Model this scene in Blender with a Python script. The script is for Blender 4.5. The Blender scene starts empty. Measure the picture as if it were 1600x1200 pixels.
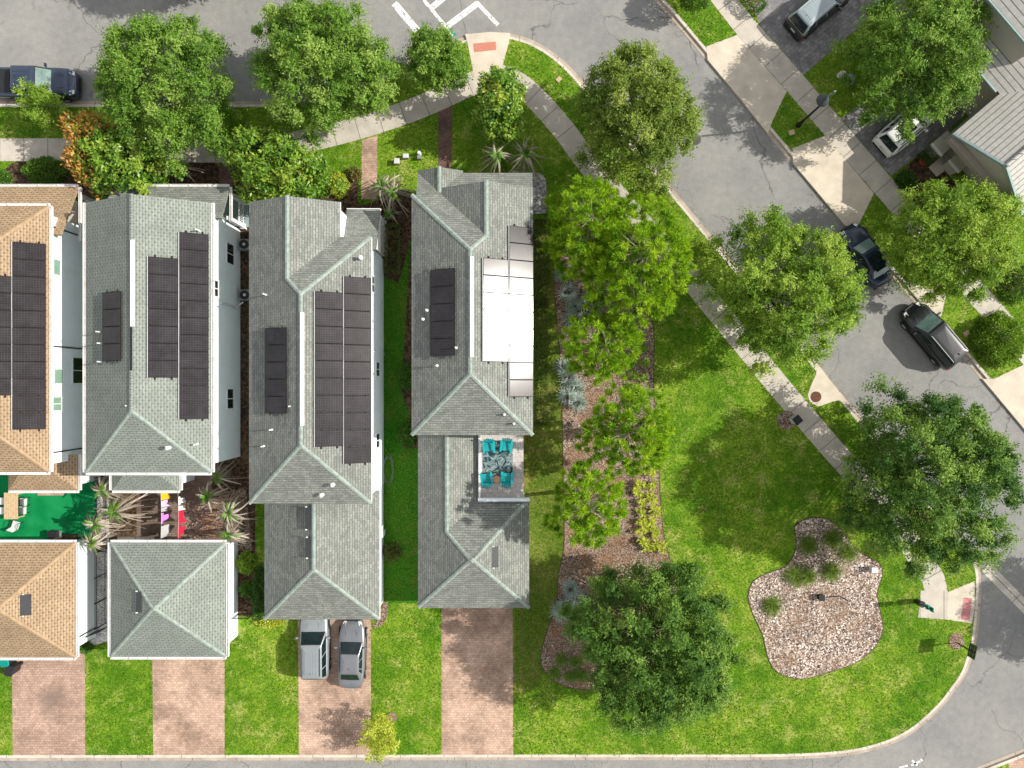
import bpy, bmesh, math, random
import numpy as np
from mathutils import Vector
R = math.radians
random.seed(7)
S = bpy.context.scene
COL = S.collection
CAM_H = 50.0
K = 22.0                                   # ground pixels (of the 1600 px photograph) per metre
def W(px, py, z=0.0):
    """survey of the photograph: pixel -> metres on the plane at height z"""
    f = (CAM_H - z) / CAM_H / K
    return ((px - 800.0) * f, (600.0 - py) * f)
def W3(px, py, z=0.0):
    x, y = W(px, py, z)
    return (x, y, z)
# ---------------------------------------------------------------- objects
def tag(o, label, cat, group=None):
    o['label'] = label; o['category'] = cat
    if group: o['group'] = group
    return o
def thing(name, label, cat, loc=(0, 0, 0), rz=0.0, group=None):
    o = bpy.data.objects.new(name, None)
    o.empty_display_size = 0.3
    COL.objects.link(o); o.location = loc; o.rotation_euler = (0, 0, rz)
    return tag(o, label, cat, group)
def link(name, me, parent=None, loc=None):
    o = bpy.data.objects.new(name, me)
    COL.objects.link(o)
    if parent is not None: o.parent = parent
    if loc is not None: o.location = loc
    return o
def dup(root, loc, rz, label, group=None):
    r = root.copy(); COL.objects.link(r); r.location = loc; r.rotation_euler = (0, 0, rz)
    r['label'] = label
    if group: r['group'] = group
    for ch in list(root.children):
        c = ch.copy(); COL.objects.link(c); c.parent = r
        for g in list(ch.children):
            d = g.copy(); COL.objects.link(d); d.parent = c
    return r
class MB:
    """collects faces, then links them as one mesh object"""
    def __init__(s): s.v = []; s.f = []; s.uv = []
    def face(s, pts, uv=None):
        n = len(s.v); s.v += [tuple(p) for p in pts]
        s.f.append(list(range(n, n + len(pts))))
        s.uv += list(uv) if uv else [(p[0], p[1]) for p in pts]
    def box(s, c, d, rz=0.0, taper=1.0):
        ca, sa = math.cos(rz), math.sin(rz)
        P = []
        for z in (-1, 1):
            t = taper if z > 0 else 1.0
            for (a, b) in ((-1, -1), (1, -1), (1, 1), (-1, 1)):
                x, y = a * d[0] / 2 * t, b * d[1] / 2 * t
                P.append((c[0] + x * ca - y * sa, c[1] + x * sa + y * ca, c[2] + z * d[2] / 2))
        for q in ((3, 2, 1, 0), (4, 5, 6, 7), (0, 1, 5, 4), (1, 2, 6, 5), (2, 3, 7, 6), (3, 0, 4, 7)):
            s.face([P[i] for i in q])
        return s
    def prism(s, pts, z0, z1, bottom=False):
        if area(pts) < 0: pts = pts[::-1]
        s.face([(x, y, z1) for x, y in pts])
        if bottom: s.face([(x, y, z0) for x, y in pts][::-1])
        n = len(pts)
        for i in range(n):
            a, b = pts[i], pts[(i + 1) % n]
            s.face([(a[0], a[1], z0), (b[0], b[1], z0), (b[0], b[1], z1), (a[0], a[1], z1)])
        return s
    def tube(s, pts, rad, n=6, cap=True):
        rings = []
        pts = [Vector(p) for p in pts]
        for i, p in enumerate(pts):
            d = (pts[min(i + 1, len(pts) - 1)] - pts[max(i - 1, 0)])
            d = d.normalized() if d.length > 1e-9 else Vector((0, 0, 1))
            a = d.cross(Vector((0.31, 0.17, 0.93)) if abs(d.z) < .9 else Vector((1, 0, 0))).normalized()
            b = d.cross(a)
            r = rad[i] if hasattr(rad, '__len__') else rad
            rings.append([p + a * (r * math.cos(2 * math.pi * k / n)) + b * (r * math.sin(2 * math.pi * k / n)) for k in range(n)])
        for i in range(len(rings) - 1):
            for k in range(n):
                k2 = (k + 1) % n
                s.face([rings[i][k], rings[i][k2], rings[i + 1][k2], rings[i + 1][k]])
        if cap:
            s.face(rings[0][::-1]); s.face(rings[-1])
        return s
    def lathe(s, c, prof, n=16):
        rings = [[(c[0] + r * math.cos(2 * math.pi * k / n), c[1] + r * math.sin(2 * math.pi * k / n), c[2] + z) for k in range(n)] for r, z in prof]
        for i in range(len(rings) - 1):
            for k in range(n):
                k2 = (k + 1) % n
                s.face([rings[i][k], rings[i][k2], rings[i + 1][k2], rings[i + 1][k]])
        if prof[-1][0] > 1e-6: s.face(rings[-1])
        if prof[0][0] > 1e-6: s.face(rings[0][::-1])
        return s
    def build(s, name, mat, parent=None, loc=None, smooth=False, weld=True, rel=None):
        """rel: world point to subtract (vertices were given in world metres)"""
        v = s.v
        if rel is not None: v = [(a[0] - rel[0], a[1] - rel[1], a[2] - rel[2]) for a in v]
        me = bpy.data.meshes.new(name)
        me.from_pydata(v, [], s.f)
        u = me.uv_layers.new(name='UVMap')
        u.data.foreach_set('uv', [c for t in s.uv for c in t])
        me.materials.append(mat)
        if weld:
            bm = bmesh.new(); bm.from_mesh(me)
            bmesh.ops.remove_doubles(bm, verts=bm.verts, dist=1e-4)
            bm.to_mesh(me); bm.free()
        if smooth: me.polygons.foreach_set('use_smooth', [True] * len(me.polygons))
        me.update()
        return link(name, me, parent, loc)
def area(p):
    return sum(p[i][0] * p[(i + 1) % len(p)][1] - p[(i + 1) % len(p)][0] * p[i][1] for i in range(len(p))) / 2
def structure(o):
    o['kind'] = 'structure'; return o
def np_mesh(name, V, F, mat, parent=None, tint=None, loc=None):
    me = bpy.data.meshes.new(name)
    V = np.ascontiguousarray(V, dtype=np.float32); F = np.ascontiguousarray(F, dtype=np.int32)
    me.vertices.add(len(V)); me.vertices.foreach_set('co', V.ravel())
    k = F.shape[1]
    me.loops.add(F.size); me.loops.foreach_set('vertex_index', F.ravel())
    me.polygons.add(len(F)); me.polygons.foreach_set('loop_start', np.arange(len(F), dtype=np.int32) * k)
    me.update(calc_edges=True)
    if tint is not None:
        at = me.attributes.new('tint', 'FLOAT', 'FACE')
        at.data.foreach_set('value', np.ascontiguousarray(tint, dtype=np.float32))
    me.materials.append(mat)
    return link(name, me, parent, loc)
# ---------------------------------------------------------------- curves
def spline(pts, step=0.5, closed=False):
    P = [Vector((p[0], p[1])) for p in pts]; n = len(P); out = []
    segs = n if closed else n - 1
    for i in range(segs):
        if closed: p0, p1, p2, p3 = P[(i - 1) % n], P[i], P[(i + 1) % n], P[(i + 2) % n]
        else: p0, p1, p2, p3 = P[max(i - 1, 0)], P[i], P[i + 1], P[min(i + 2, n - 1)]
        k = max(1, int((p2 - p1).length / step))
        for j in range(k):
            t = j / k
            q = 0.5 * ((2 * p1) + (p2 - p0) * t + (2 * p0 - 5 * p1 + 4 * p2 - p3) * t * t + (3 * p1 - p0 - 3 * p2 + p3) * t ** 3)
            out.append((q.x, q.y))
    if not closed: out.append(tuple(P[-1]))
    return out
def offset(pl, d):
    """shift an open polyline to its left by d"""
    out = []
    for i, p in enumerate(pl):
        a = pl[max(i - 1, 0)]; b = pl[min(i + 1, len(pl) - 1)]
        t = Vector((b[0] - a[0], b[1] - a[1])).normalized()
        out.append((p[0] - t.y * d, p[1] + t.x * d))
    return out
def strip(mb, A, B, z, z0=None):
    """ribbon between two polylines (A right, B left), with sides down to z0"""
    u = 0.0
    w = math.dist(A[0], B[0])
    for i in range(len(A) - 1):
        du = (math.dist(A[i], A[i + 1]) + math.dist(B[i], B[i + 1])) / 2
        mb.face([(*A[i], z), (*A[i + 1], z), (*B[i + 1], z), (*B[i], z)], [(u, 0), (u + du, 0), (u + du, w), (u, w)])
        if z0 is not None:
            for L, flip in ((A, False), (B, True)):
                q = [(*L[i], z0), (*L[i + 1], z0), (*L[i + 1], z), (*L[i], z)]
                mb.face(q[::-1] if flip else q, [(u, 0), (u + du, 0), (u + du, .1), (u, .1)])
        u += du
    return mb
def PX(pts, z=0.0): return [W(a, b, z) for a, b in pts]
# ---------------------------------------------------------------- materials
class Mat:
    def __init__(s, name, rough=0.8, spec=0.3):
        s.m = bpy.data.materials.new(name); s.m.use_nodes = True
        s.n = s.m.node_tree.nodes; s.l = s.m.node_tree.links
        s.b = s.n['Principled BSDF']
        s.b.inputs['Roughness'].default_value = rough
        s.b.inputs['Specular IOR Level'].default_value = spec
        s.tc = s.n.new('ShaderNodeTexCoord')
    def vec(s, kind='Object', scale=None):
        o = s.tc.outputs[kind]
        if scale is None: return o
        mp = s.n.new('ShaderNodeMapping'); mp.inputs['Scale'].default_value = scale
        s.l.new(o, mp.inputs['Vector']); return mp.outputs[0]
    def noise(s, scale, detail=3, rough=.55, vec=None, dist=0.0):
        t = s.n.new('ShaderNodeTexNoise')
        t.inputs['Scale'].default_value = scale; t.inputs['Detail'].default_value = detail
        t.inputs['Roughness'].default_value = rough; t.inputs['Distortion'].default_value = dist
        s.l.new(vec or s.vec(), t.inputs['Vector']); return t.outputs['Fac']
    def voro(s, scale, feature='F1', out='Color', vec=None):
        t = s.n.new('ShaderNodeTexVoronoi'); t.feature = feature
        t.inputs['Scale'].default_value = scale
        s.l.new(vec or s.vec(), t.inputs['Vector']); return t.outputs[out]
    def ramp(s, fac, stops):
        r = s.n.new('ShaderNodeValToRGB'); e = r.color_ramp.elements
        while len(e) < len(stops): e.new(.5)
        for k, (p, c) in enumerate(stops):
            e[k].position = p
            e[k].color = (*c, 1) if hasattr(c, '__len__') else (c, c, c, 1)
        s.l.new(fac, r.inputs['Fac']); return r.outputs['Color']
    def mix(s, a, b, fac=.5, mode='MIX'):
        x = s.n.new('ShaderNodeMix'); x.data_type = 'RGBA'; x.blend_type = mode
        for sock, val in ((x.inputs[0], fac), (x.inputs[6], a), (x.inputs[7], b)):
            if isinstance(val, bpy.types.NodeSocket): s.l.new(val, sock)
            elif hasattr(val, '__len__'): sock.default_value = (*val, 1)
            else: sock.default_value = val
        return x.outputs[2]
    def math(s, op, a, b=None, c=None):
        x = s.n.new('ShaderNodeMath'); x.operation = op
        for sock, val in zip(x.inputs, (a, b, c)):
            if val is None: continue
            if isinstance(val, bpy.types.NodeSocket): s.l.new(val, sock)
            else: sock.default_value = val
        return x.outputs[0]
    def brick(s, c1, c2, mortar, bw, rh, ms, vec=None, off=.5, bias=0.0):
        t = s.n.new('ShaderNodeTexBrick'); t.offset = off
        for k, v in (('Color1', c1), ('Color2', c2), ('Mortar', mortar)): t.inputs[k].default_value = (*v, 1)
        for k, v in (('Scale', 1), ('Mortar Size', ms), ('Mortar Smooth', .1), ('Bias', bias), ('Brick Width', bw), ('Row Height', rh)): t.inputs[k].default_value = v
        s.l.new(vec or s.vec(), t.inputs['Vector']); return t.outputs['Color'], t.outputs['Fac']
    def color(s, c):
        if isinstance(c, bpy.types.NodeSocket): s.l.new(c, s.b.inputs['Base Color'])
        else: s.b.inputs['Base Color'].default_value = (*c, 1)
        return s
    def bump(s, h, strength=.3, dist=.02):
        x = s.n.new('ShaderNodeBump'); x.inputs['Strength'].default_value = strength; x.inputs['Distance'].default_value = dist
        s.l.new(h, x.inputs['Height']); s.l.new(x.outputs[0], s.b.inputs['Normal']); return s
    def set(s, **kw):
        for k, v in kw.items(): s.b.inputs[k.replace('_', ' ')].default_value = v
        return s
M = {}
def plain(name, c, rough=.6, spec=.3, var=.12, scale=6.0, **kw):
    a = Mat(name, rough, spec)
    f = a.noise(scale, 4)
    lo = tuple(x * (1 - var) for x in c); hi = tuple(min(1, x * (1 + var)) for x in c)
    a.color(a.ramp(f, [(.3, lo), (.7, hi)])); a.set(**kw)
    M[name] = a.m; return a.m
# lawn
def lawn(name, a, b, c, dry):
    g = Mat(name, .9, .1)
    big = g.noise(.16, 4, .6); mid = g.noise(1.1, 6, .75); fine = g.noise(7, 4, .75); vf = g.noise(26, 2, .75)
    col = g.mix(g.ramp(mid, [(.34, a), (.62, b)]), g.ramp(mid, [(.36, b), (.64, c)]), g.ramp(big, [(.40, 0), (.60, 1)]))
    pd = g.math('MULTIPLY', g.ramp(g.noise(.55, 7, .8), [(.52, 0), (.66, 1)]), .7)
    col = g.mix(col, dry, pd)
    col = g.mix(col, g.ramp(fine, [(.30, (.22, .34, .25)), (.68, (1.55, 1.45, 1.4))]), .85, 'MULTIPLY')
    col = g.mix(col, g.ramp(vf, [(.3, (.40, .5, .42)), (.7, (1.45, 1.4, 1.4))]), .75, 'MULTIPLY')
    g.color(col); g.bump(g.math('ADD', fine, vf), .9, .05)
    M[name] = g.m
lawn('lawn_grass', (.048, .155, .006), (.135, .27, .012), (.28, .365, .045), (.40, .40, .13))
lawn('dry_lawn_grass', (.07, .13, .012), (.13, .18, .024), (.20, .205, .05), (.27, .215, .085))
lawn('shade_toned_side_grass', (.022, .13, .006), (.045, .18, .010), (.085, .20, .015), (.14, .17, .03))  # darker green: the shade between the houses is put into this colour
# asphalt
a = Mat('asphalt', .9, .25)
f = a.noise(26, 3, .8); f2 = a.noise(.25, 4, .6); f3 = a.noise(2.2, 4, .7)
col = a.ramp(f, [(.30, (.105, .104, .10)), (.5, (.245, .243, .234)), (.70, (.42, .415, .40))])
col = a.mix(col, a.ramp(f2, [(.3, (.84, .85, .87)), (.7, (1.13, 1.12, 1.08))]), 1.0, 'MULTIPLY')
col = a.mix(col, a.ramp(f3, [(.3, (.88, .88, .88)), (.7, (1.09, 1.09, 1.09))]), 1.0, 'MULTIPLY')
wv = a.n.new('ShaderNodeVectorMath'); wv.operation = 'MULTIPLY_ADD'
nz = a.n.new('ShaderNodeTexNoise'); nz.inputs['Scale'].default_value = .5; nz.inputs['Detail'].default_value = 5
a.l.new(a.vec(), nz.inputs['Vector']); a.l.new(nz.outputs['Color'], wv.inputs[0]); wv.inputs[1].default_value = (3.2, 3.2, 0); a.l.new(a.vec(), wv.inputs[2])
cr = a.voro(.13, 'DISTANCE_TO_EDGE', 'Distance', wv.outputs[0])
crk = a.ramp(cr, [(.0, 1), (.0055, 0)])
crk = a.math('MULTIPLY', crk, a.ramp(a.noise(.3, 2), [(.38, 0), (.5, .8)]))
col = a.mix(col, (.06, .06, .062), crk)
oil = a.ramp(a.noise(.9, 2, .5, dist=.5), [(.7, 0), (.76, .45)])
col = a.mix(col, (.1, .1, .1), oil)
a.color(col); a.bump(f, .4, .01); M['asphalt'] = a.m
# concrete with joints along u
def concrete(name, c, joint=None, stain=.2):
    g = Mat(name, .85, .25)
    col = g.ramp(g.noise(1.3, 5, .6), [(.3, tuple(x * (1 - stain) for x in c)), (.7, tuple(x * (1 + stain * .5) for x in c))])
    col = g.mix(col, g.ramp(g.noise(30, 2, .7), [(.3, (.82, .82, .82)), (.7, (1.12, 1.12, 1.12))]), .8, 'MULTIPLY')
    st = g.ramp(g.noise(.35, 5, .7), [(.5, 0), (.68, .55)])
    col = g.mix(col, tuple(x * .62 for x in c), st)
    if joint:
        sx = g.n.new('ShaderNodeSeparateXYZ'); g.l.new(g.vec('UV'), sx.inputs[0])
        m = g.math('PINGPONG', sx.outputs[0], joint / 2)
        line = g.ramp(m, [(.0, 1), (.022, 1), (.034, 0)])
        col = g.mix(col, tuple(x * .3 for x in c), g.math('MULTIPLY', line, .8))
    g.color(col); M[name] = g.m
concrete('pavement_concrete', (.52, .475, .405), 1.7, .16)
concrete('kerb_concrete', (.60, .55, .47), 3.1, .22)
concrete('gutter_concrete', (.44, .37, .30), 3.1, .28)
concrete('apron_concrete', (.60, .53, .43), None, .14)
# pavers
def paver(name, c1, c2, mort, bw, rh, dirt=(.45, .42, .40), rot=0.0, speck=None, stain=None):
    g = Mat(name, .85, .2)
    mp = g.n.new('ShaderNodeMapping'); mp.inputs['Rotation'].default_value = (0, 0, rot)
    g.l.new(g.vec(), mp.inputs[0])
    col, fac = g.brick(c1, c2, mort, bw, rh, .012, mp.outputs[0])
    col = g.mix(col, g.ramp(g.noise(.45, 5, .65), [(.38, dirt), (.62, (1.08, 1.06, 1.05))]), .75, 'MULTIPLY')
    col = g.mix(col, g.ramp(g.noise(6, 3, .7), [(.3, (.75, .75, .75)), (.7, (1.2, 1.2, 1.2))]), .7, 'MULTIPLY')
    if stain:
        vm = g.n.new('ShaderNodeVectorMath'); vm.operation = 'DISTANCE'; g.l.new(g.vec(), vm.inputs[0]); vm.inputs[1].default_value = (*W(*stain), .128)
        sm = g.math('ADD', vm.outputs['Value'], g.math('MULTIPLY', g.noise(1.1, 5, .7), 1.6))
        col = g.mix(col, (.16, .125, .105), g.ramp(g.math('DIVIDE', sm, 3.2), [(.32, .6), (.72, 0)]))
    if speck:
        v = g.voro(3.2, vec=mp.outputs[0])
        col = g.mix(col, speck, g.math('MULTIPLY', g.ramp(v, [(.55, 0), (.75, 1)]), .6))
    g.color(col); g.bump(fac, -.3, .01); M[name] = g.m
paver('pink_brick_pavers', (.58, .42, .32), (.46, .31, .23), (.33, .245, .19), .24, .17)
paver('worn_brick_pavers', (.54, .37, .29), (.40, .27, .21), (.27, .20, .16), .24, .17, (.62, .60, .59), stain=(80, 1092))
paver('dark_brick_pavers', (.25, .145, .115), (.16, .10, .085), (.10, .075, .06), .24, .13)
paver('grey_pavers', (.31, .30, .295), (.20, .198, .20), (.13, .13, .13), .36, .27, (.7, .7, .72), R(-41), (.13, .13, .135))
paver('deck_tiles', (.62, .58, .55), (.52, .48, .46), (.36, .34, .32), .34, .34, (.72, .70, .69))
paver('yard_pavers', (.24, .18, .145), (.17, .125, .10), (.11, .085, .07), .24, .13, (.6, .55, .5))
# beds
def chips(name, stops, scale, extra=None):
    g = Mat(name, .95, .1)
    wv = g.n.new('ShaderNodeVectorMath'); wv.operation = 'MULTIPLY_ADD'
    nz = g.n.new('ShaderNodeTexNoise'); nz.inputs['Scale'].default_value = 5
    g.l.new(g.vec(), nz.inputs['Vector']); g.l.new(nz.outputs['Color'], wv.inputs[0]); wv.inputs[1].default_value = (.06, .06, 0); g.l.new(g.vec(), wv.inputs[2])
    v = g.voro(scale, vec=wv.outputs[0]); sp = g.n.new('ShaderNodeSeparateColor'); g.l.new(v, sp.inputs[0])
    col = g.ramp(sp.outputs[0], stops)
    col = g.mix(col, g.ramp(g.noise(.6, 4, .65), [(.3, (.7, .68, .68)), (.7, (1.2, 1.15, 1.1))]), .9, 'MULTIPLY')
    if extra: col = g.mix(col, extra, g.ramp(g.noise(.5, 5, .7), [(.46, 0), (.66, .6)]))
    g.color(col); g.bump(sp.outputs[1], .9, .05); M[name] = g.m
chips('mulch', [(.0, (.04, .03, .023)), (.3, (.15, .108, .084)), (.6, (.275, .21, .168)), (.85, (.40, .32, .265)), (1., (.54, .45, .38))], 17, (.26, .135, .065))
chips('dark_soil', [(.0, (.03, .022, .015)), (.5, (.08, .055, .035)), (1., (.15, .10, .06))], 7)
chips('bed_stones', [(.0, (.04, .03, .028)), (.25, (.15, .105, .08)), (.5, (.32, .24, .195)), (.75, (.49, .41, .355)), (1., (.86, .83, .79))], 13.0, (.26, .17, .11))
chips('pale_gravel', [(.0, (.30, .30, .30)), (.4, (.60, .60, .59)), (1., (.85, .85, .84))], 13)
chips('speckled_stone', [(.0, (.16, .165, .17)), (.4, (.30, .31, .32)), (1., (.55, .56, .57))], 6)
# roofs
def shingle(name, c1, c2, mort, bw=.34, rh=.165, ms=.022, blotch=.35, dark=None, course=False):
    g = Mat(name, .95, .12)
    u = g.vec('UV')
    col, fac = g.brick(c1, c2, mort, bw, rh, ms, u)
    col = g.mix(col, g.ramp(g.noise(7, 4, .7, u), [(.3, (1 - blotch,) * 3), (.7, (1 + blotch,) * 3)]), .9, 'MULTIPLY')
    col = g.mix(col, g.ramp(g.noise(.5, 4, .6, u), [(.3, (.86, .86, .88)), (.7, (1.10, 1.10, 1.08))]), .9, 'MULTIPLY')
    st = g.ramp(g.noise(1.0, 4, .6, g.vec('UV', (2.6, .35, 1))), [(.52, 0), (.75, .35)])
    col = g.mix(col, tuple(x * .5 for x in c2), st)
    if course:
        sv = g.n.new('ShaderNodeSeparateXYZ'); g.l.new(u, sv.inputs[0])
        ln = g.ramp(g.math('FRACT', g.math('DIVIDE', sv.outputs[1], rh)), [(.0, 1), (.16, .8), (.30, 0), (1., 0)])
        col = g.mix(col, tuple(x * .42 for x in c2), g.math('MULTIPLY', ln, .62 if not dark else .35))
    if dark:
        sx = g.n.new('ShaderNodeSeparateXYZ'); g.l.new(u, sx.inputs[0])
        lat = g.math('MULTIPLY', g.math('COSINE', g.math('MULTIPLY', sx.outputs[0], math.pi / .20)), g.math('COSINE', g.math('MULTIPLY', sx.outputs[1], math.pi / .165)))
        d = g.math('MULTIPLY', g.ramp(lat, [(.25, 0), (.75, .85)]), g.ramp(g.noise(5, 3, .7, u), [(.35, .25), (.6, .95)]))
        col = g.mix(col, dark, d)
    g.color(col); g.bump(fac, -.6, .02); M[name] = g.m
shingle('grey_shingle', (.265, .278, .25), (.185, .196, .178), (.115, .12, .112), .34, .165, .010, .30, course=True)
shingle('sage_shingle', (.265, .292, .26), (.222, .248, .218), (.15, .165, .148), .40, .165, .012, .18, (.10, .112, .10), True)
shingle('tan_shingle', (.405, .298, .19), (.335, .243, .155), (.21, .145, .09), .40, .165, .012, .18, (.14, .085, .045), True)
plain('sage_ridge_shingle', (.275, .325, .29), .95, .1, .25, 4)
plain('tan_ridge_shingle', (.37, .26, .16), .95, .1, .18, 3)
g = Mat('flat_roof_tile', .8, .2)
u = g.vec('UV'); col, fac = g.brick((.46, .45, .42), (.42, .41, .38), (.35, .345, .32), .42, .37, .014, u, .5)
sx = g.n.new('ShaderNodeSeparateXYZ'); g.l.new(u, sx.inputs[0])
ln_ = g.ramp(g.math('PINGPONG', sx.outputs[1], .185), [(0, 1), (.018, 1), (.03, 0)])
col = g.mix(col, (.09, .088, .08), ln_)
col = g.mix(col, g.ramp(g.noise(3, 4, .7, g.vec('UV')), [(.3, (.85, .85, .85)), (.7, (1.1, 1.1, 1.1))]), .9, 'MULTIPLY')
g.color(col); g.bump(fac, -.6, .03); M['flat_roof_tile'] = g.m
# walls, trim and general
def stucco(name, c):
    g = Mat(name, .85, .2)
    col = g.ramp(g.noise(.8, 4), [(.3, tuple(x * .93 for x in c)), (.7, c)])
    col = g.mix(col, tuple(x * .8 for x in c), g.ramp(g.noise(1.0, 4, .6, g.vec('Object', (1.5, 1.5, .25))), [(.56, 0), (.8, .5)]))
    g.color(col); g.bump(g.noise(40, 2), .15, .01); M[name] = g.m
stucco('white_stucco', (.80, .86, .88)); stucco('beige_stucco', (.50, .46, .40)); stucco('brown_stucco', (.34, .30, .26))
plain('white_trim', (.80, .80, .79), .45, .4, .05); plain('rail_white', (.8, .8, .8), .5)
g = Mat('gutter_white', .45, .4)
col = g.ramp(g.noise(2.5, 4), [(.4, (.8, .8, .79)), (.75, (.66, .63, .58))]); g.color(col); M['gutter_white'] = g.m
plain('teal_trim', (.25, .33, .33), .5); plain('black_metal', (.015, .016, .017), .45, .4); plain('panel_frame', (.016, .016, .016), .7, .1); plain('grey_metal', (.22, .23, .24), .4, .5); plain('lamp_grey', (.05, .062, .068), .4, .5)
plain('dark_plastic', (.02, .021, .024), .5); plain('teal_plastic', (.0, .24, .20), .45); plain('green_plastic', (.01, .12, .07), .45)
plain('light_grey', (.55, .56, .56), .6); plain('vent_white', (.75, .75, .74), .5); plain('pale_wood', (.52, .38, .23), .7, .2, .25, 9)
plain('bark', (.11, .08, .06), .95, .1, .35, 9); plain('pale_bark', (.30, .25, .21), .95, .1, .3, 9); plain('copper_wood', (.48, .24, .12), .45)
plain('rust', (.13, .055, .035), .85, .2, .3, 5); plain('tactile_red', (.50, .20, .14), .8, .2, .08); plain('tactile_pink', (.52, .22, .22), .8, .2, .08)
plain('tan_cover', (.50, .36, .24), .8, .2); plain('terracotta', (.30, .06, .035), .6)
plain('solder', (.2, .2, .2)); plain('glass_dark', (.012, .018, .02), .08, .8); plain('pale_green_glass', (.20, .33, .25), .12, .7); plain('chair_teal', (.0, .33, .35), .42, .45, .1)
plain('sign_green', (.05, .075, .03), .5); plain('hose_grey', (.22, .24, .18), .5); plain('dark_rubber', (.02, .02, .02), .8)
plain('cloth_yellow', (.75, .42, .02), .9); plain('cloth_lilac', (.58, .45, .72), .9); plain('cloth_magenta', (.62, .22, .68), .9); plain('cloth_grey', (.42, .43, .43), .9)
plain('cloth_red', (.65, .015, .05), .9, .2, .3, 14); plain('cloth_white', (.72, .68, .67), .9); plain('planter_brown', (.07, .045, .03), .8); plain('white_stone', (.65, .62, .60), .8)
plain('ball_blue_grey', (.22, .27, .33), .25, .6); plain('brown_fence', (.10, .075, .06), .85, .2, .3)
g = Mat('artificial_turf', .9, .1)
g.color(g.mix(g.ramp(g.noise(.7, 4), [(.3, (.0, .17, .045)), (.7, (.012, .26, .085))]), g.ramp(g.noise(30, 2), [(.3, (.7, .7, .7)), (.7, (1.25, 1.25, 1.25))]), .8, 'MULTIPLY')); M['artificial_turf'] = g.m
g = Mat('road_paint', .75, .3)
col = g.mix((.78, .78, .76), (.22, .22, .22), g.ramp(g.noise(4.5, 6, .75), [(.52, 0), (.60, 1)])); g.color(col); M['road_paint'] = g.m
# solar glass: dark blue-black cells under glossy glass
g = Mat('solar_glass', .2, .5)
col, fac = g.brick((.022, .019, .021), (.027, .024, .026), (.046, .043, .045), .157, .157, .012, g.vec('UV'), 0.0)
g.color(g.mix(col, g.ramp(g.noise(1.2, 4, .6), [(.35, (.8, .8, .8)), (.7, (1.5, 1.5, 1.5))]), .7, 'MULTIPLY'))
g.set(Coat_Weight=.6, Coat_Roughness=.14, Roughness=.8)
g.b.inputs['Specular IOR Level'].default_value = .0; M['solar_glass'] = g.m
# rug: teal and pale leaves
g = Mat('leaf_rug', .95, .1)
nz = g.noise(1.6, 2, .5, dist=2.2); nz2 = g.noise(2.4, 2, .5, dist=2.8, vec=g.vec('Object', (1.0, 1.7, 1)))
leafc = g.ramp(nz, [(.36, (.02, .032, .04)), (.44, (.05, .11, .12)), (.50, (.20, .25, .235)), (.56, (.30, .34, .32)), (.62, (.06, .11, .12))])
g.color(g.mix(leafc, (.015, .10, .20), g.ramp(nz2, [(.58, 0), (.64, .9)]))); M['leaf_rug'] = g.m
# vegetation
def leafmat(name, stops, rough=.6, spec=.18, trans=.3):
    g = Mat(name, rough, spec)
    at = g.n.new('ShaderNodeAttribute'); at.attribute_name = 'tint'
    col = g.ramp(at.outputs['Fac'], stops); g.color(col)
    tr = g.n.new('ShaderNodeBsdfTranslucent')
    g.l.new(g.mix(col, (1.5, 1.45, .7), 1.0, 'MULTIPLY'), tr.inputs['Color'])
    mx = g.n.new('ShaderNodeMixShader'); mx.inputs[0].default_value = trans
    g.l.new(g.b.outputs[0], mx.inputs[1]); g.l.new(tr.outputs[0], mx.inputs[2])
    g.l.new(mx.outputs[0], g.n['Material Output'].inputs['Surface']); M[name] = g.m
leafmat('oak_leaf', [(0, (.055, .13, .016)), (.5, (.14, .265, .03)), (1, (.30, .42, .09))], trans=.24)
leafmat('olive_oak_leaf', [(0, (.06, .115, .017)), (.5, (.165, .245, .032)), (1, (.32, .39, .085))], trans=.24)
leafmat('dark_oak_leaf', [(0, (.03, .09, .016)), (.5, (.098, .20, .03)), (1, (.25, .38, .07))], trans=.24)
leafmat('bright_oak_leaf', [(0, (.08, .17, .016)), (.5, (.195, .33, .03)), (1, (.38, .48, .085))], trans=.24)
leafmat('magnolia_leaf', [(0, (.03, .10, .010)), (.45, (.12, .25, .02)), (.75, (.26, .37, .04)), (1, (.40, .40, .06))], .38, .35, .2)
leafmat('orange_leaf', [(0, (.22, .13, .02)), (.5, (.46, .22, .04)), (1, (.60, .36, .08))], .4, .4, .2)
leafmat('pine_needle', [(0, (.08, .20, .006)), (.5, (.24, .41, .012)), (1, (.44, .58, .03))], .6, .25, .3)
leafmat('palmetto_leaf', [(0, (.13, .18, .16)), (.5, (.29, .36, .33)), (1, (.52, .60, .56))], .5, .35, .12)
leafmat('palm_leaf', [(0, (.04, .10, .012)), (.5, (.09, .20, .02)), (1, (.19, .32, .05))], .45, .4, .25)
leafmat('dry_frond', [(0, (.17, .14, .105)), (.5, (.37, .32, .255)), (1, (.62, .56, .475))], .8, .2, .15)
leafmat('croton_leaf', [(0, (.24, .31, .02)), (.5, (.43, .49, .045)), (1, (.62, .64, .10))], .45, .4, .25)
leafmat('hedge_leaf', [(0, (.03, .09, .010)), (.5, (.07, .17, .016)), (1, (.13, .25, .03))], .45, .4, .2)
leafmat('red_hedge_leaf', [(0, (.05, .085, .014)), (.5, (.095, .14, .025)), (.8, (.16, .19, .04)), (1, (.28, .10, .05))], .45, .4, .2)
leafmat('grass_blade', [(0, (.06, .11, .012)), (.5, (.13, .21, .02)), (1, (.26, .32, .05))], .55, .3, .25)
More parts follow.
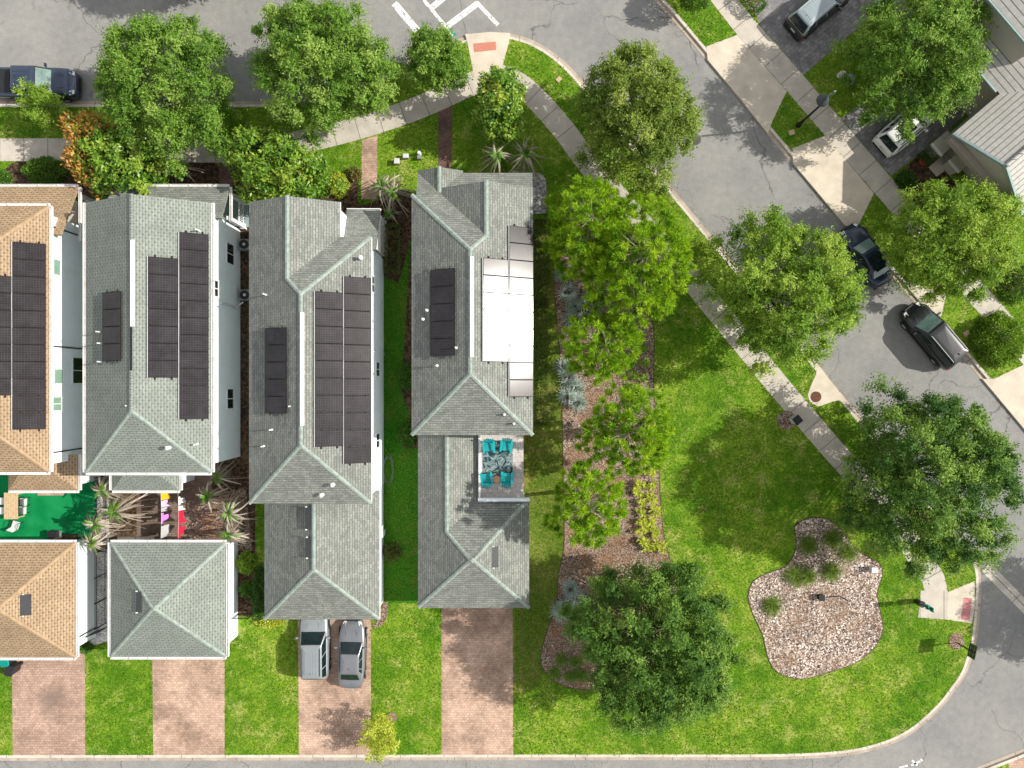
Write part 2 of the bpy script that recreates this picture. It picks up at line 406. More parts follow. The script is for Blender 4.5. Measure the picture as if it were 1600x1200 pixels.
leafmat('lawn_blade', [(0, (.045, .13, .006)), (.5, (.10, .22, .010)), (1, (.22, .31, .035))], .6, .2, .3)
leafmat('olive_shrub_leaf', [(0, (.06, .085, .02)), (.5, (.12, .15, .035)), (1, (.2, .22, .06))], .5, .3, .2)
leafmat('litter_leaf', [(0, (.09, .055, .03)), (.5, (.20, .13, .06)), (1, (.30, .25, .10))], .8, .1, .05)
# ================================================================ SETTING
LZ = 0.12                                   # lawn level above the road
EXCL = []                                   # polygons (metres) without grass
def sheet(name, pts, z, mat, excl=True):
    mb = MB(); p = pts if area(pts) > 0 else pts[::-1]
    mb.face([(x, y, z) for x, y in p])
    if excl: EXCL.append(p)
    return structure(mb.build(name, M[mat]))
def slab(name, pts, z0, z1, mat, excl=True):
    if excl: EXCL.append(pts)
    return structure(MB().prism(pts, z0, z1).build(name, M[mat]))
sheet('ground', [(-400, -400), (400, -400), (400, 400), (-400, 400)], -.06, 'lawn_grass', False)
sheet('road', PX([(-350, -400), (1950, -400), (1950, 1330), (-350, 1330)]), 0.0, 'asphalt', False)
# --- the corner block with the row of houses
C1 = [(-260, 158), (0, 158), (300, 158), (430, 157), (520, 142), (600, 113), (650, 89), (690, 70), (730, 57), (765, 51), (800, 53), (835, 64), (870, 86), (900, 114), (940, 162), (1000, 235), (1062, 308), (1115, 372), (1190, 462), (1265, 553), (1330, 633), (1400, 718), (1480, 816), (1525, 872), (1533, 905), (1532, 942), (1526, 1000), (1511, 1050), (1495, 1075), (1470, 1107), (1425, 1146), (1375, 1169), (1310, 1182), (1200, 1187), (1000, 1187.5), (500, 1188), (-260, 1189)]
c1 = spline(PX(C1), .5)
g1 = offset(c1, -.27); k1 = offset(c1, -.46)
structure(strip(MB(), g1, c1, .014).build('gutter', M['gutter_concrete']))
structure(strip(MB(), k1, g1, .135, -.02).build('kerb', M['kerb_concrete']))
BLOCK = offset(c1, -.45)
structure(MB().prism(BLOCK, -.03, LZ).build('lawn', M['lawn_grass']))
# --- the block across the street
C2 = [(890, -160), (960, -72), (1022, 0), (1050, 31), (1104, 95), (1149, 149), (1200, 212), (1275, 300), (1320, 354), (1397, 437), (1430, 475), (1507, 562), (1532, 592), (1600, 672), (1720, 815), (1800, 910)]
c2 = spline(PX(C2), .5)
g2 = offset(c2, .30); k2 = offset(c2, .50)
structure(strip(MB(), c2, g2, .014).build('gutter', M['gutter_concrete']))
structure(strip(MB(), g2, k2, .135, -.02).build('kerb', M['kerb_concrete']))
BLOCK2 = offset(c2, .49) + PX([(1950, 910), (1950, -160)])
structure(MB().prism(BLOCK2, -.03, LZ).build('lawn', M['lawn_grass']))
# --- south side of the lane, bottom right
C3 = [(1460, 1230), (1500, 1211), (1540, 1193), (1600, 1169), (1660, 1140), (1760, 1100)]
c3 = spline(PX(C3), .5); g3 = offset(c3, -.27); k3 = offset(c3, -.46)
structure(strip(MB(), g3, c3, .014).build('gutter', M['gutter_concrete']))
structure(strip(MB(), k3, g3, .135, -.02).build('kerb', M['kerb_concrete']))
BLOCK3 = offset(c3, -.45) + PX([(1760, 1330), (1400, 1330), (1420, 1248)])
structure(MB().prism(BLOCK3, -.03, LZ).build('lawn', M['lawn_grass']))
slab('driveway', PX([(1571, 1187), (1640, 1160), (1700, 1230), (1600, 1260)]), LZ - .02, .128, 'pink_brick_pavers')
# valley gutter across the mouth of the lane
v = spline(PX([(1540, 886), (1575, 921), (1620, 967), (1700, 1050)]), .5)
structure(strip(MB(), offset(v, -.42), offset(v, .42), .010).build('valley_gutter', M['kerb_concrete']))
structure(strip(MB(), offset(v, -.02), offset(v, .02), .0125).build('gutter_joint', M['black_metal']))
# --- pavements
def walk(pts, w, z=.132, name='pavement'):
    c = spline(PX(pts), .4); A, B = offset(c, -w / 2), offset(c, w / 2)
    EXCL.append(A + B[::-1])
    return structure(strip(MB(), A, B, z, LZ - .05).build(name, M['pavement_concrete']))
walk([(-260, 235), (110, 235), (300, 237), (400, 235), (470, 223), (560, 201), (650, 171), (740, 131), (772, 120), (803, 128), (838, 156), (882, 206), (922, 260), (990, 338), (1060, 414), (1113, 478), (1150, 523), (1218, 606), (1300, 702), (1345, 752), (1400, 822), (1436, 872), (1457, 905), (1460, 926)], 1.62)
slab('kerb_ramp', PX([(727, 55), (765, 51.5), (797, 53), (795, 68), (783, 112), (741, 122), (731, 70)]), .0, .139, 'apron_concrete')
sheet('tactile_paving', PX([(739.5, 69.5), (774.5, 66.5), (775.5, 79.5), (741, 83)]), .1435, 'tactile_red')
slab('pavement', PX([(1437, 922), (1479, 922), (1477, 967), (1433, 964)]), .0, .1335, 'pavement_concrete')
slab('kerb_ramp', PX([(1479, 924.5), (1521, 907), (1521, 950), (1516.5, 973), (1477, 967)]), .0, .137, 'apron_concrete')
sheet('tactile_paving', PX([(1504, 932.5), (1516.5, 934), (1513, 969), (1499.5, 966.5)]), .1415, 'tactile_pink')
# right-hand block
walk([(1090, -52), (1147, 22), (1168, 48), (1241, 131), (1300, 200), (1377, 289), (1450, 372), (1525, 459), (1600, 546), (1720, 690)], 1.60)
slab('driveway_apron', PX([(1103, 74), (1151, 56), (1228, 144), (1206, 190), (1199, 210), (1150, 149), (1105, 95)]), .0, .1385, 'apron_concrete')
slab('driveway_apron', PX([(1237, 233), (1288, 213), (1364, 303), (1341, 350), (1320, 354), (1275, 300), (1238, 256)]), .0, .1385, 'apron_concrete')
slab('driveway_apron', PX([(1551, 592), (1606, 566), (1690, 665), (1680, 768), (1600, 672), (1533, 592)]), .0, .1385, 'apron_concrete')
slab('driveway', PX([(1187, 41), (1254, 119), (1310, 70), (1360, 28), (1430, -45), (1300, -90), (1176, 14)]), LZ - .02, .128, 'grey_pavers')
slab('driveway', PX([(1313, 187), (1391, 276), (1470, 212), (1545, 148), (1640, 60), (1560, 20), (1420, 100), (1365, 146)]), LZ - .02, .128, 'grey_pavers')
slab('garden_path', PX([(1449, 262), (1462, 277), (1492, 254), (1478, 238)]), LZ - .02, .134, 'pavement_concrete')
slab('mulch_bed', PX([(1395, 280), (1449, 228), (1520, 330), (1600, 420), (1600, 470), (1540, 440)]), LZ - .02, .126, 'dark_soil')
slab('mulch_bed', PX([(1160, 2), (1186, 35), (1202, 22), (1176, -10)]), LZ - .02, .126, 'mulch')
# inlet pads beside the kerbs
slab('inlet_pad', spline(PX([(1267, 556), (1275, 578), (1267, 600), (1261, 618), (1268, 631), (1282, 634), (1300, 627), (1318, 628), (1338, 646), (1300, 600)]), .3, True), LZ - .03, .137, 'apron_concrete')
slab('inlet_pad', PX([(1416, 440), (1440, 448), (1477, 458), (1472, 480), (1469, 496), (1437, 474)]), LZ - .03, .137, 'apron_concrete')
# --- front paths and driveways
slab('driveway', PX([(20, 1015), (134, 1015), (135, 1180), (22, 1180)]), LZ - .03, .128, 'worn_brick_pavers')
slab('driveway', PX([(239, 1015), (352, 1015), (352, 1180), (241, 1180)]), LZ - .03, .128, 'pink_brick_pavers')
slab('driveway', PX([(466, 950), (580, 950), (580, 1180), (468, 1180)]), LZ - .03, .128, 'pink_brick_pavers')
slab('driveway', PX([(690, 935), (801, 935), (802, 1180), (690, 1180)]), LZ - .03, .128, 'pink_brick_pavers')
slab('brick_path', PX([(566, 220), (590, 213), (590, 312), (565, 312)]), LZ - .03, .128, 'pink_brick_pavers')
slab('brick_path', PX([(685, 168), (707, 160), (706, 290), (685, 290)]), LZ - .03, .128, 'dark_brick_pavers')
slab('brick_path', PX([(344, 248), (364, 248), (364, 320), (344, 320)]), LZ - .03, .128, 'dark_brick_pavers')
slab('patio', PX([(800, 268), (845, 272), (853, 282), (854, 334), (830, 336), (800, 336)]), LZ - .03, .20, 'speckled_stone')
# --- beds and yards
BED = spline(PX([(880, 400), (950, 440), (1010, 490), (1021, 520), (1021, 600), (1025, 660), (1029, 740), (1036, 830), (1048, 880), (1058, 915), (1050, 990), (1000, 1060), (940, 1076), (885, 1072), (852, 1050), (845, 1022), (858, 975), (869, 945), (872, 900), (881, 850), (880, 760), (878, 640), (875, 560), (868, 480), (866, 430)]), .4, True)
slab('mulch_bed', BED, LZ - .03, .150, 'mulch')
ROCK = spline(PX([(1240, 822), (1256, 811), (1280, 808), (1305, 818), (1325, 845), (1345, 864), (1372, 879), (1377, 898), (1369, 925), (1374, 955), (1378, 983), (1365, 1010), (1335, 1035), (1290, 1050), (1250, 1060), (1215, 1050), (1200, 1030), (1190, 990), (1176, 960), (1168, 932), (1175, 908), (1197, 895), (1226, 884), (1240, 864), (1243, 840)]), .4, True)
slab('stone_bed', ROCK, LZ - .03, .150, 'bed_stones')
for ring, nm in ((BED, 'bed_edging'), (ROCK, 'bed_edging')):
    r = ring + [ring[0], ring[1]]
    structure(strip(MB(), offset(r, -.03), offset(r, .02), .153, LZ - .02).build(nm, M['planter_brown']))
def disc(px, py, rpx, n=18, wob=.12):
    return [W(px + rpx * (1 + random.uniform(-wob, wob)) * math.cos(2 * math.pi * i / n), py + rpx * (1 + random.uniform(-wob, wob)) * math.sin(2 * math.pi * i / n)) for i in range(n)]
for px, py, r in ((1228, 657, 15), (1492, 1001, 12.5), (613, 1119, 8)):
    slab('mulch_ring', disc(px, py, r), LZ - .03, .145, 'mulch')
sheet('shade_toned_side_lawn', PX([(596, 330), (660, 330), (660, 942), (596, 942)]), .1245, 'shade_toned_side_grass', False)  # darker sheet over the lawn, painting in the house shade
sheet('dry_lawn', spline(PX([(835, 350), (872, 400), (874, 560), (878, 690), (880, 850), (868, 945), (850, 1000), (845, 1060), (806, 1085), (804, 1015), (806, 945), (818, 700), (835, 600)]), .4, True), .1245, 'dry_lawn_grass', False)
slab('garden_soil', PX([(330, 300), (400, 300), (400, 960), (372, 962), (370, 850), (330, 850)]), LZ - .03, .126, 'dark_soil')
slab('garden_soil', spline(PX([(255, 250), (330, 250), (345, 262), (345, 310), (130, 312), (20, 300), (20, 256), (120, 254)]), .5, True), LZ - .03, .126, 'dark_soil')
slab('garden_soil', spline(PX([(365, 285), (420, 262), (500, 280), (560, 285), (563, 320), (640, 300), (650, 340), (640, 380), (622, 440), (598, 430), (370, 330)]), .5, True), LZ - .03, .127, 'dark_soil')
slab('garden_soil', PX([(642, 640), (652, 570), (652, 330), (645, 330), (630, 570), (626, 605), (640, 650), (630, 700), (655, 700)]), LZ - .03, .1275, 'dark_soil')
slab('brick_edge_bed', spline(PX([(583, 975), (594, 962), (598, 940), (606, 940), (606, 960), (598, 975), (583, 982)]), .3, True), LZ - .03, .132, 'mulch')
slab('gravel_yard', PX([(120, 835), (174, 835), (174, 1000), (130, 1012), (120, 980)]), LZ - .03, .127, 'pale_gravel')
slab('turf_yard', PX([(-120, 720), (152, 720), (152, 848), (-120, 848)]), LZ - .03, .130, 'artificial_turf')
slab('yard_paving', PX([(152, 715), (332, 715), (332, 862), (152, 862)]), LZ - .03, .1295, 'yard_pavers')
slab('planting_strip', PX([(153, 765), (172, 765), (172, 850), (153, 850)]), LZ - .03, .134, 'pale_gravel')
slab('planting_strip', PX([(172, 772), (215, 772), (215, 850), (172, 850)]), LZ - .03, .1335, 'dark_soil')
slab('planting_strip', PX([(290, 795), (385, 760), (395, 860), (290, 858)]), LZ - .03, .1335, 'mulch')
# --- road markings, covers
def band(a, b, w, z=.006):
    c = [W(*a), W(*b)]
    return strip(MB(), offset(c, -w / 2), offset(c, w / 2), z)
structure(band((616, 5), (656, 53), .50).build('stop_line', M['road_paint']))
structure(band((662, 0), (708, 55), .24).build('crosswalk_line', M['road_paint']))
structure(band((672, 14), (700, -9), .42, .0075).build('crosswalk_line', M['road_paint']))
structure(band((700, 40), (748, 4), .42, .0075).build('crosswalk_line', M['road_paint']))
structure(band((745, 4), (778, 39), .28, .009).build('crosswalk_line', M['road_paint']))
structure(band((702, 47), (712, 55), .16, .0105).build('blue_paint_mark', M['teal_plastic']))
mb = MB()
for a, b in (((1425, 1188), (1433, 1196)), ((1424, 1196), (1438, 1189)), ((1405, 1200), (1418, 1196)), ((1438, 1186), (1441, 1189))):
    s_ = band(a, b, .14); mb.v, n0 = mb.v + s_.v, len(mb.v); mb.f += [[i + n0 for i in f] for f in s_.f]; mb.uv += s_.uv
structure(mb.build('road_lettering', M['road_paint']))
# ================================================================ HOUSES
T = 0.512                                   # roof slope (27 degrees)
EV = 5.9                                    # upper eaves
def zof(side, e, x, y, E):
    return E + T * {'W': x - e, 'E': e - x, 'S': y - e, 'N': e - y}[side]
def roof_mesh(name, polys, E, mat, parent, org, thick=.16):
    mb = MB()
    for side, e, pts in polys:
        P = [(x, y, zof(side, e, x, y, E)) for x, y in pts]
        if area(pts) < 0: P = P[::-1]
        c = math.sqrt(1 + T * T)
        uv = [((p[1] if side in 'WE' else p[0]), (p[2] - E) / T * c) for p in P]
        mb.face(P, uv)
    o = mb.build(name, mat, parent, rel=org)
    md = o.modifiers.new('thickness', 'SOLIDIFY'); md.thickness = thick; md.offset = -1
    return o
def caps(lines, mat, parent, org, name='ridge_cap', w=.125, drop=.045):
    """V-shaped cap strip along each ridge or hip; children of the roof"""
    mb = MB()
    for a, b in lines:
        a, b = Vector(a), Vector(b); d = (b - a).normalized()
        s = Vector((-d.y, d.x, 0)).normalized() * w
        up = Vector((0, 0, .035)); dn = Vector((0, 0, -drop + .035))
        n = max(1, int((b - a).length / .33))
        for i in range(n):
            p, q = a.lerp(b, i / n), a.lerp(b, (i + 1.12) / n)
            j = Vector((0, 0, random.uniform(0, .008)))
            mb.face([p - s + dn, q - s + dn + j, q + up + j, p + up]); mb.face([p + up, q + up + j, q + s + dn + j, p + s + dn])
    return mb.build(name, mat, parent, rel=org, weld=False)
def walls(foot, z0, z1, mat, parent, org, name='wall'):
    return MB().prism(foot, z0, z1, True).build(name, mat, parent, rel=org)
def rect(x0, y0, x1, y1): return [(x0, y0), (x1, y0), (x1, y1), (x0, y1)]
def gutter(lines, E, mat, parent, org, w=.15):
    """white box gutter with hangers along eave lines (outer side to the right of a->b)"""
    for a, b in lines:
        mb = MB(); a, b = Vector((*a, 0)), Vector((*b, 0)); d = (b - a).normalized(); n = Vector((d.y, -d.x, 0)); L = (b - a).length
        z0, z1 = E - .15, E + .0
        def ring(p, o0, o1, za, zb): pass
        ang = math.atan2(d.y, d.x)
        mid = (a + b) / 2
        for off, hh, ww in ((.012, .13, .02), (w, .15, .028)):
            c = mid + n * (off + .02); mb.box((c.x, c.y, E - .07 + (.01 if off > .05 else 0)), (L, ww, hh), ang)
        c = mid + n * (w / 2 + .02); mb.box((c.x, c.y, E - .125), (L, w - .02, .02), ang)
        k = max(2, int(L / 1.2))
        for i in range(k + 1):
            p = a.lerp(b, (i + .02) / (k + .04)) + n * (w / 2 + .02)
            mb.box((p.x, p.y, E + .003), (.035, w - .03, .02), ang)
        mb.build('gutter', mat, parent, rel=org, weld=False)
def solve_slope(side, e, px, off):
    """x on a west/east slope (raised by off) seen at photograph column px"""
    o = px - 800.0; h = CAM_H - EV - off; k = K * CAM_H
    return o * (h - e * T) / (k - o * T) if side == 'E' else o * (h + e * T) / (k + o * T)
def solar(parent, org, side, e, px0, px1, py0, py1, n, label=None):
    """one column of n panels on a slope; the rails are the part, each panel a sub-part"""
    off = .14
    offs = (off, off) if side == 'E' else (.25, .17)
    xa, xb = solve_slope(side, e, px0, offs[0]), solve_slope(side, e, px1, offs[1])
    za, zb = (zof(side, e, x, 0, EV) + o_ for x, o_ in zip((xa, xb), offs))
    zm = (za + zb) / 2; f = (CAM_H - zm) / CAM_H / K
    y1, y0 = (600 - py0) * f, (600 - py1) * f
    m = MB()
    for t in (.22, .78):
        x, z = xa + (xb - xa) * t, za + (zb - za) * t - .07
        m.box((x, (y0 + y1) / 2, z), (.06, y1 - y0 + .26, .06))
        rz_ = zof(side, e, x, 0, EV)
        for yy in (y0 + .3, (y0 + y1) / 2, y1 - .3): m.box((x, yy, (z + rz_) / 2 - .02), (.05, .06, max(.06, z - rz_ + .04)))
    arr = m.build('solar_array', M['black_metal'], parent, rel=org, weld=False)
    h = (y1 - y0) / n
    sl = math.hypot(xb - xa, zb - za); nx, nz = -(zb - za) / sl, (xb - xa) / sl
    for i in range(n):
        ya, yb = y0 + i * h + .008, y0 + (i + 1) * h - .008
        p = MB(); th = .035; d1, d2, d3 = .0, .0, 0
        jz = random.uniform(-.006, .006); jt = random.uniform(-.005, .005)
        A, B = (xa, ya, za + jz), (xb, ya, zb + jz + jt); Cc, D = (xb, yb, zb + jz + jt), (xa, yb, za + jz)
        fb = .03; fu, fv = fb / sl, fb / (yb - ya)
        q_ = lambda u, v_: (xa + (xb - xa) * u, ya + (yb - ya) * v_, za + jz + (zb - za + jt) * u)
        I = [q_(fu, fv), q_(1 - fu, fv), q_(1 - fu, 1 - fv), q_(fu, 1 - fv)]
        p.face(I, [(0, 0), (sl, 0), (sl, h), (0, h)])
        for k in range(4): O = (A, B, Cc, D); p.face([O[k], O[(k + 1) % 4], I[(k + 1) % 4], I[k]])
        lo = [(q[0] - nx * th, q[1], q[2] - nz * th) for q in (A, B, Cc, D)]
        p.face(lo[::-1], [(0, 0)] * 4)
        for k in range(4):
            q = (A, B, Cc, D); p.face([lo[k], lo[(k + 1) % 4], q[(k + 1) % 4], q[k]], [(.001, .001)] * 4)
        o = p.build('solar_panel', M['solar_glass'], arr, rel=org, weld=False); o.data.materials.append(M['panel_frame'])
        for k, pl in enumerate(o.data.polygons): pl.material_index = int(k > 0)
    if side == 'E':
        c = MB(); c.box((xa - .03, (y0 + y1) / 2, za - .03), (.035, y1 - y0, .09)); c.build('frame_edge', M['light_grey'], arr, rel=org, weld=False)
    return arr
def pipe(parent, org, px, py, z, h=.32, r=.055, mat='vent_white', top=False):
    x, y = W(px, py, z + h)
    m = MB().lathe((x, y, z - .2), [(r, 0), (r, h + .2)], 10)
    m.lathe((x, y, z - .02), [(r * 1.7, 0), (r * 1.6, .02), (r * 1.05, .05)], 10)
    if top: m.lathe((x, y, z + h), [(r * 1.9, -.06), (r * 1.9, .02), (r * .6, .07)], 10)
    m.build('vent_pipe', M[mat], parent, rel=org, smooth=False, weld=False)
def skylight(parent, org, px, py, z, wx, wy, side='W', mat='fan_grey'):
    """solar attic fan: a small tilted panel on short legs above the roof"""
    x, y = W(px, py, z + .3); s = .36 if side == 'W' else -.36
    m = MB(); a = wx / 2; zt = z + .24
    top = [(x - a, y - wy / 2, zt - a * s), (x + a, y - wy / 2, zt + a * s), (x + a, y + wy / 2, zt + a * s), (x - a, y + wy / 2, zt - a * s)]
    m.face(top); lo = [(q[0], q[1], q[2] - .05) for q in top]; m.face(lo[::-1])
    for k in range(4): m.face([lo[k], lo[(k + 1) % 4], top[(k + 1) % 4], top[k]])
    for yy in (y - wy / 2 + .1, y + wy / 2 - .1):
        for xx in (x - a + .08, x + a - .08): m.box((xx, yy, z - .05), (.05, .05, .5))
    m.box((x, y, z - .02), (wx * .7, wx * .7, .3))
    m.build('roof_fan_panel', M[mat], parent, rel=org, weld=False)
    for yy in (y - wy / 2 - .02, y + wy / 2 + .02): m = MB(); m.box((x - a * .6, yy, zt + .01), (.10, .07, .07)); m.build('fan_bracket', M['vent_white'], parent, rel=org)
plain('fan_grey', (.05, .052, .055), .4, .4)
def window(parent, org, x, y, z, wy, wz, glass='glass_dark', n=(1, 0), bars=1, frame='white_trim'):
    """window in a wall facing n: frame is the part, the pane a sub-part"""
    m = MB()
    def bx(c, sy, sz, t, o):
        if n[0]: m.box((x + n[0] * o, y + c[0], z + c[1]), (t, sy, sz))
        else: m.box((x + c[0], y + n[1] * o, z + c[1]), (sy, t, sz))
    f = .08
    bx((0, wz / 2), wy + 2 * f, f, .07, .02); bx((0, -wz / 2), wy + 2 * f, f, .09, .02)
    bx((-wy / 2 - f / 2, 0), f, wz - f, .07, .02); bx((wy / 2 + f / 2, 0), f, wz - f, .07, .02)
    for b in range(bars): bx((-wy / 2 + wy * (b + 1) / (bars + 1), 0), .05, wz - f, .05, .02)
    fr = m.build('window', M[frame], parent, rel=org, weld=False)
    p = MB()
    if n[0]: p.box((x + n[0] * .012, y, z), (.02, wy, wz - f))
    else: p.box((x, y + n[1] * .012, z), (wy, .02, wz - f))
    p.build('pane', M[glass], fr, rel=org)
def ridge_vent(parent, org, x, y0, y1, z):
    m = MB(); m.box((x + .10, (y0 + y1) / 2, z + .03), (.22, y1 - y0, .10)); m.build('ridge_vent', M['gutter_white'], parent, rel=org)
def yof(py, z): return (600 - py) * (CAM_H - z) / CAM_H / K
def xof(px, z): return (px - 800) * (CAM_H - z) / CAM_H / K
OH = .38                                    # eave overhang
def hip_lines(x0, y0, x1, y1, E, south=True, north=True):
    h = (x1 - x0) / 2; xr = (x0 + x1) / 2; z = E + h * T
    L = [((xr, y0 + h if south else y0, z), (xr, y1 - h if north else y1, z))]
    if south: L += [((x0, y0, E), (xr, y0 + h, z)), ((x1, y0, E), (xr, y0 + h, z))]
    if north: L += [((x0, y1, E), (xr, y1 - h, z)), ((x1, y1, E), (xr, y1 - h, z))]
    return L
def hip_polys(x0, y0, x1, y1, south=True, north=True):
    h = (x1 - x0) / 2; xr = (x0 + x1) / 2
    a, b = (y0 + h if south else y0), (y1 - h if north else y1)
    P = [('W', x0, [(x0, y0), (xr, a), (xr, b), (x0, y1)]), ('E', x1, [(x1, y0), (x1, y1), (xr, b), (xr, a)])]
    if south: P.append(('S', y0, [(x0, y0), (x1, y0), (xr, a)]))
    if north: P.append(('N', y1, [(x0, y1), (xr, b), (x1, y1)]))
    return P
def gable_wall(mb, x0, x1, y, E, mat=None, th=.12):
    """triangle of wall under a gable that faces north or south"""
    h = (x1 - x0) / 2; xr = (x0 + x1) / 2
    mb.face([(x0, y, E), (x1, y, E), (xr, y, E + h * T)])
    mb.face([(x0, y - th, E), (xr, y - th, E + h * T), (x1, y - th, E)])
GREY, SAGE, TAN = M['grey_shingle'], M['sage_shingle'], M['tan_shingle']
RC, RCT = M['sage_ridge_shingle'], M['tan_ridge_shingle']
WS = M['white_stucco']
# ---------------------------------------------------------------- house with the roof deck (right end of the row)
x0, x1, y0, y1 = -6.30, 1.32, -3.21, 11.87
org = (-2.5, 4.3, LZ)
h4 = thing('house', 'grey shingled house at the right end, with the roof deck of teal chairs', 'house', org)
walls(rect(x0 + OH, y0 + OH, x1 - OH, y1 - OH), LZ - .1, EV - .1, WS, h4, org)
xr = (x0 + x1) / 2; hf = (x1 - x0) / 2; zr = EV + hf * T
ga = -4.42; gr = (ga + x1) / 2; gh = (x1 - ga) / 2; gz = EV + gh * T; gf = 12.3
polys = [('W', x0, [(x0, y0), (xr, y0 + hf), (xr, y1 - hf), (x0, y1)]),
         ('S', y0, [(x0, y0), (x1, y0), (xr, y0 + hf)]),
         ('E', x1, [(x1, y0), (x1, gf), (gr, gf), (gr, y1 - gh), (xr, y1 - hf), (xr, y0 + hf)]),
         ('N', y1, [(x0, y1), (xr, y1 - hf), (gr, y1 - gh), (ga, y1)]),
         ('W', ga, [(ga, y1), (gr, y1 - gh), (gr, gf), (ga, gf)])]
r4 = roof_mesh('roof', polys, EV, GREY, h4, org)
caps([((xr, y0 + hf, zr), (xr, y1 - hf, zr)), ((x0, y0, EV), (xr, y0 + hf, zr)), ((x1, y0, EV), (xr, y0 + hf, zr)), ((x0, y1, EV), (xr, y1 - hf, zr)), ((xr, y1 - hf, zr), (gr, y1 - gh, gz)), ((gr, y1 - gh, gz), (gr, gf, gz))], RC, r4, org)
m = MB(); gable_wall(m, ga, x1, gf - .25, EV - .16); m.prism(rect(ga + .3, y1 - OH - .1, x1 - OH - .02, gf - .25), LZ, EV - .16); m.build('gable_wall', WS, h4, rel=org)
# porch roof with its small gable
pe = 3.2; pf = 14.04; pa, pb = -6.25, 1.36; ph = 1.5; pr = pa + ph; pw = y1 - OH
pr4 = roof_mesh('porch_roof', [('N', pf, [(pr + ph, pf), (pr, pf - ph), (pa, pf), (pa, pw), (pb, pw), (pb, pf)][0:2] + [(pr, pw), (pb, pw), (pb, pf)]),
      ('N', pf, [(pa, pf), (pa, pw), (pr, pw), (pr, pf - ph)]),
      ('W', pa, [(pa, pf), (pr, pf - ph), (pr, pf + .15), (pa, pf + .15)]), ('E', pr + ph, [(pr + ph, pf), (pr + ph, pf + .15), (pr, pf + .15), (pr, pf - ph)])], pe, GREY, h4, org, .14)
caps([((pr, pf - ph, pe + ph * T), (pr, pf + .15, pe + ph * T))], RC, pr4, org)
m = MB(); gable_wall(m, pa, pr + ph, pf + .02, pe - .14); m.build('porch_gable', WS, h4, rel=org)
for px_ in (pa + .35, -3.3, -1.0, pb - .3):
    m = MB(); m.box((px_, pf - .4, (LZ + pe) / 2 + .05), (.24, .24, pe - LZ - .02)); m.box((px_, pf - .4, pe - .12), (.34, .34, .1)); m.box((px_, pf - .4, LZ + .2), (.34, .34, .3)); m.build('porch_column', M['white_trim'], h4, rel=org, weld=False)
MB().box((( pa + pb) / 2, (pf + pw) / 2 - .1, LZ + .1), (pb - pa - .1, pf - pw - .2, .3)).build('porch_floor', M['pavement_concrete'], h4, rel=org)
solar(h4, org, 'E', x1, 755, 794.5, 404, 565, 6)
solar(h4, org, 'E', x1, 796, 833.5, 354, 620, 10)
solar(h4, org, 'W', x0, 672, 710.5, 420, 556, 5)
ridge_vent(r4, org, xr, yof(558, zr), yof(401, zr), zr)
for px_, py_, z_ in ((666, 484, 7.0), (660, 498, 6.9), (682, 571, 7.1), (788, 648, 6.6), (803, 662, 6.3), (712, 543, 7.5)): pipe(r4, org, px_, py_, z_)
# wing, garage and roof deck south of the main block
GE = 3.0
wa, wb = xof(653, GE), xof(748, GE); gy0, gy1 = yof(950, GE), yof(779, GE); gb = xof(827, GE); wt = y0 + OH
wh = (wb - wa) / 2; wr = wa + wh; wz = GE + wh * T
gh2 = (gb - wa) / 2; gx = wa + gh2; gz2 = GE + gh2 * T
apS, apN = gy0 + gh2, gy1 - gh2
ap = (apS + apN) / 2
polys = [('W', wa, [(wa, gy0), (gx, apS), (gx, apN), (wr, gy1 - wh), (wr, wt), (wa, wt)]),
         ('S', gy0, [(wa, gy0), (gb, gy0), (gx, apS)]),
         ('E', gb, [(gb, gy0), (gb, gy1), (gx, apN), (gx, apS)]),
         ('N', gy1, [(gb, gy1), (wb, gy1), (wr, gy1 - wh), (gx, apN)]),
         ('E', wb, [(wb, gy1), (wb, wt), (wr, wt), (wr, gy1 - wh)])]
gr4 = roof_mesh('garage_roof', polys, GE, GREY, h4, org)
caps([((wr, wt, wz), (wr, gy1 - wh, wz)), ((wr, gy1 - wh, wz), (gx, apN, gz2)), ((gx, apN, gz2), (gx, apS, gz2)), ((gb, gy1, GE), (gx, apN, gz2)), ((wa, gy0, GE), (gx, apS, gz2)), ((gb, gy0, GE), (gx, apS, gz2))], RC, gr4, org)
skylight(gr4, org, 774, 871, 3.95, .40, 1.35, 'E')
m = MB(); m.prism(rect(wa + .3, gy0 + .35, gb - .3, gy1 - .02), LZ - .1, GE - .06, True); m.prism(rect(wa + .3, gy1, wb - .1, wt), LZ - .1, GE - .06); m.build('garage_wall', WS, h4, rel=org)
MB().box((wa + 4.2, gy0 + .33, 1.2), (4.9, .06, 2.2)).build('garage_door', M['white_trim'], h4, rel=org)
dxa, dxb = wb + .02, xof(818, 3.2); dz = 3.12
MB().prism(rect(dxa, gy1 - .02, dxb, wt), LZ - .1, dz).build('deck_floor', M['deck_tiles'], h4, rel=org)
m = MB(); m.box(((dxa + gb) / 2, gy1 + .02, dz + .22), (gb - dxa, .16, .5)); m.box(((dxa + gb) / 2, gy1 + .02, dz + .49), (gb - dxa + .05, .21, .05)); m.build('deck_parapet', WS, h4, rel=org, weld=False)
m = MB(); m.box((dxa + .05, (gy1 + wt) / 2, dz + .14), (.12, wt - gy1 - .2, .4)); m.build('deck_kerb', M['white_trim'], h4, rel=org)
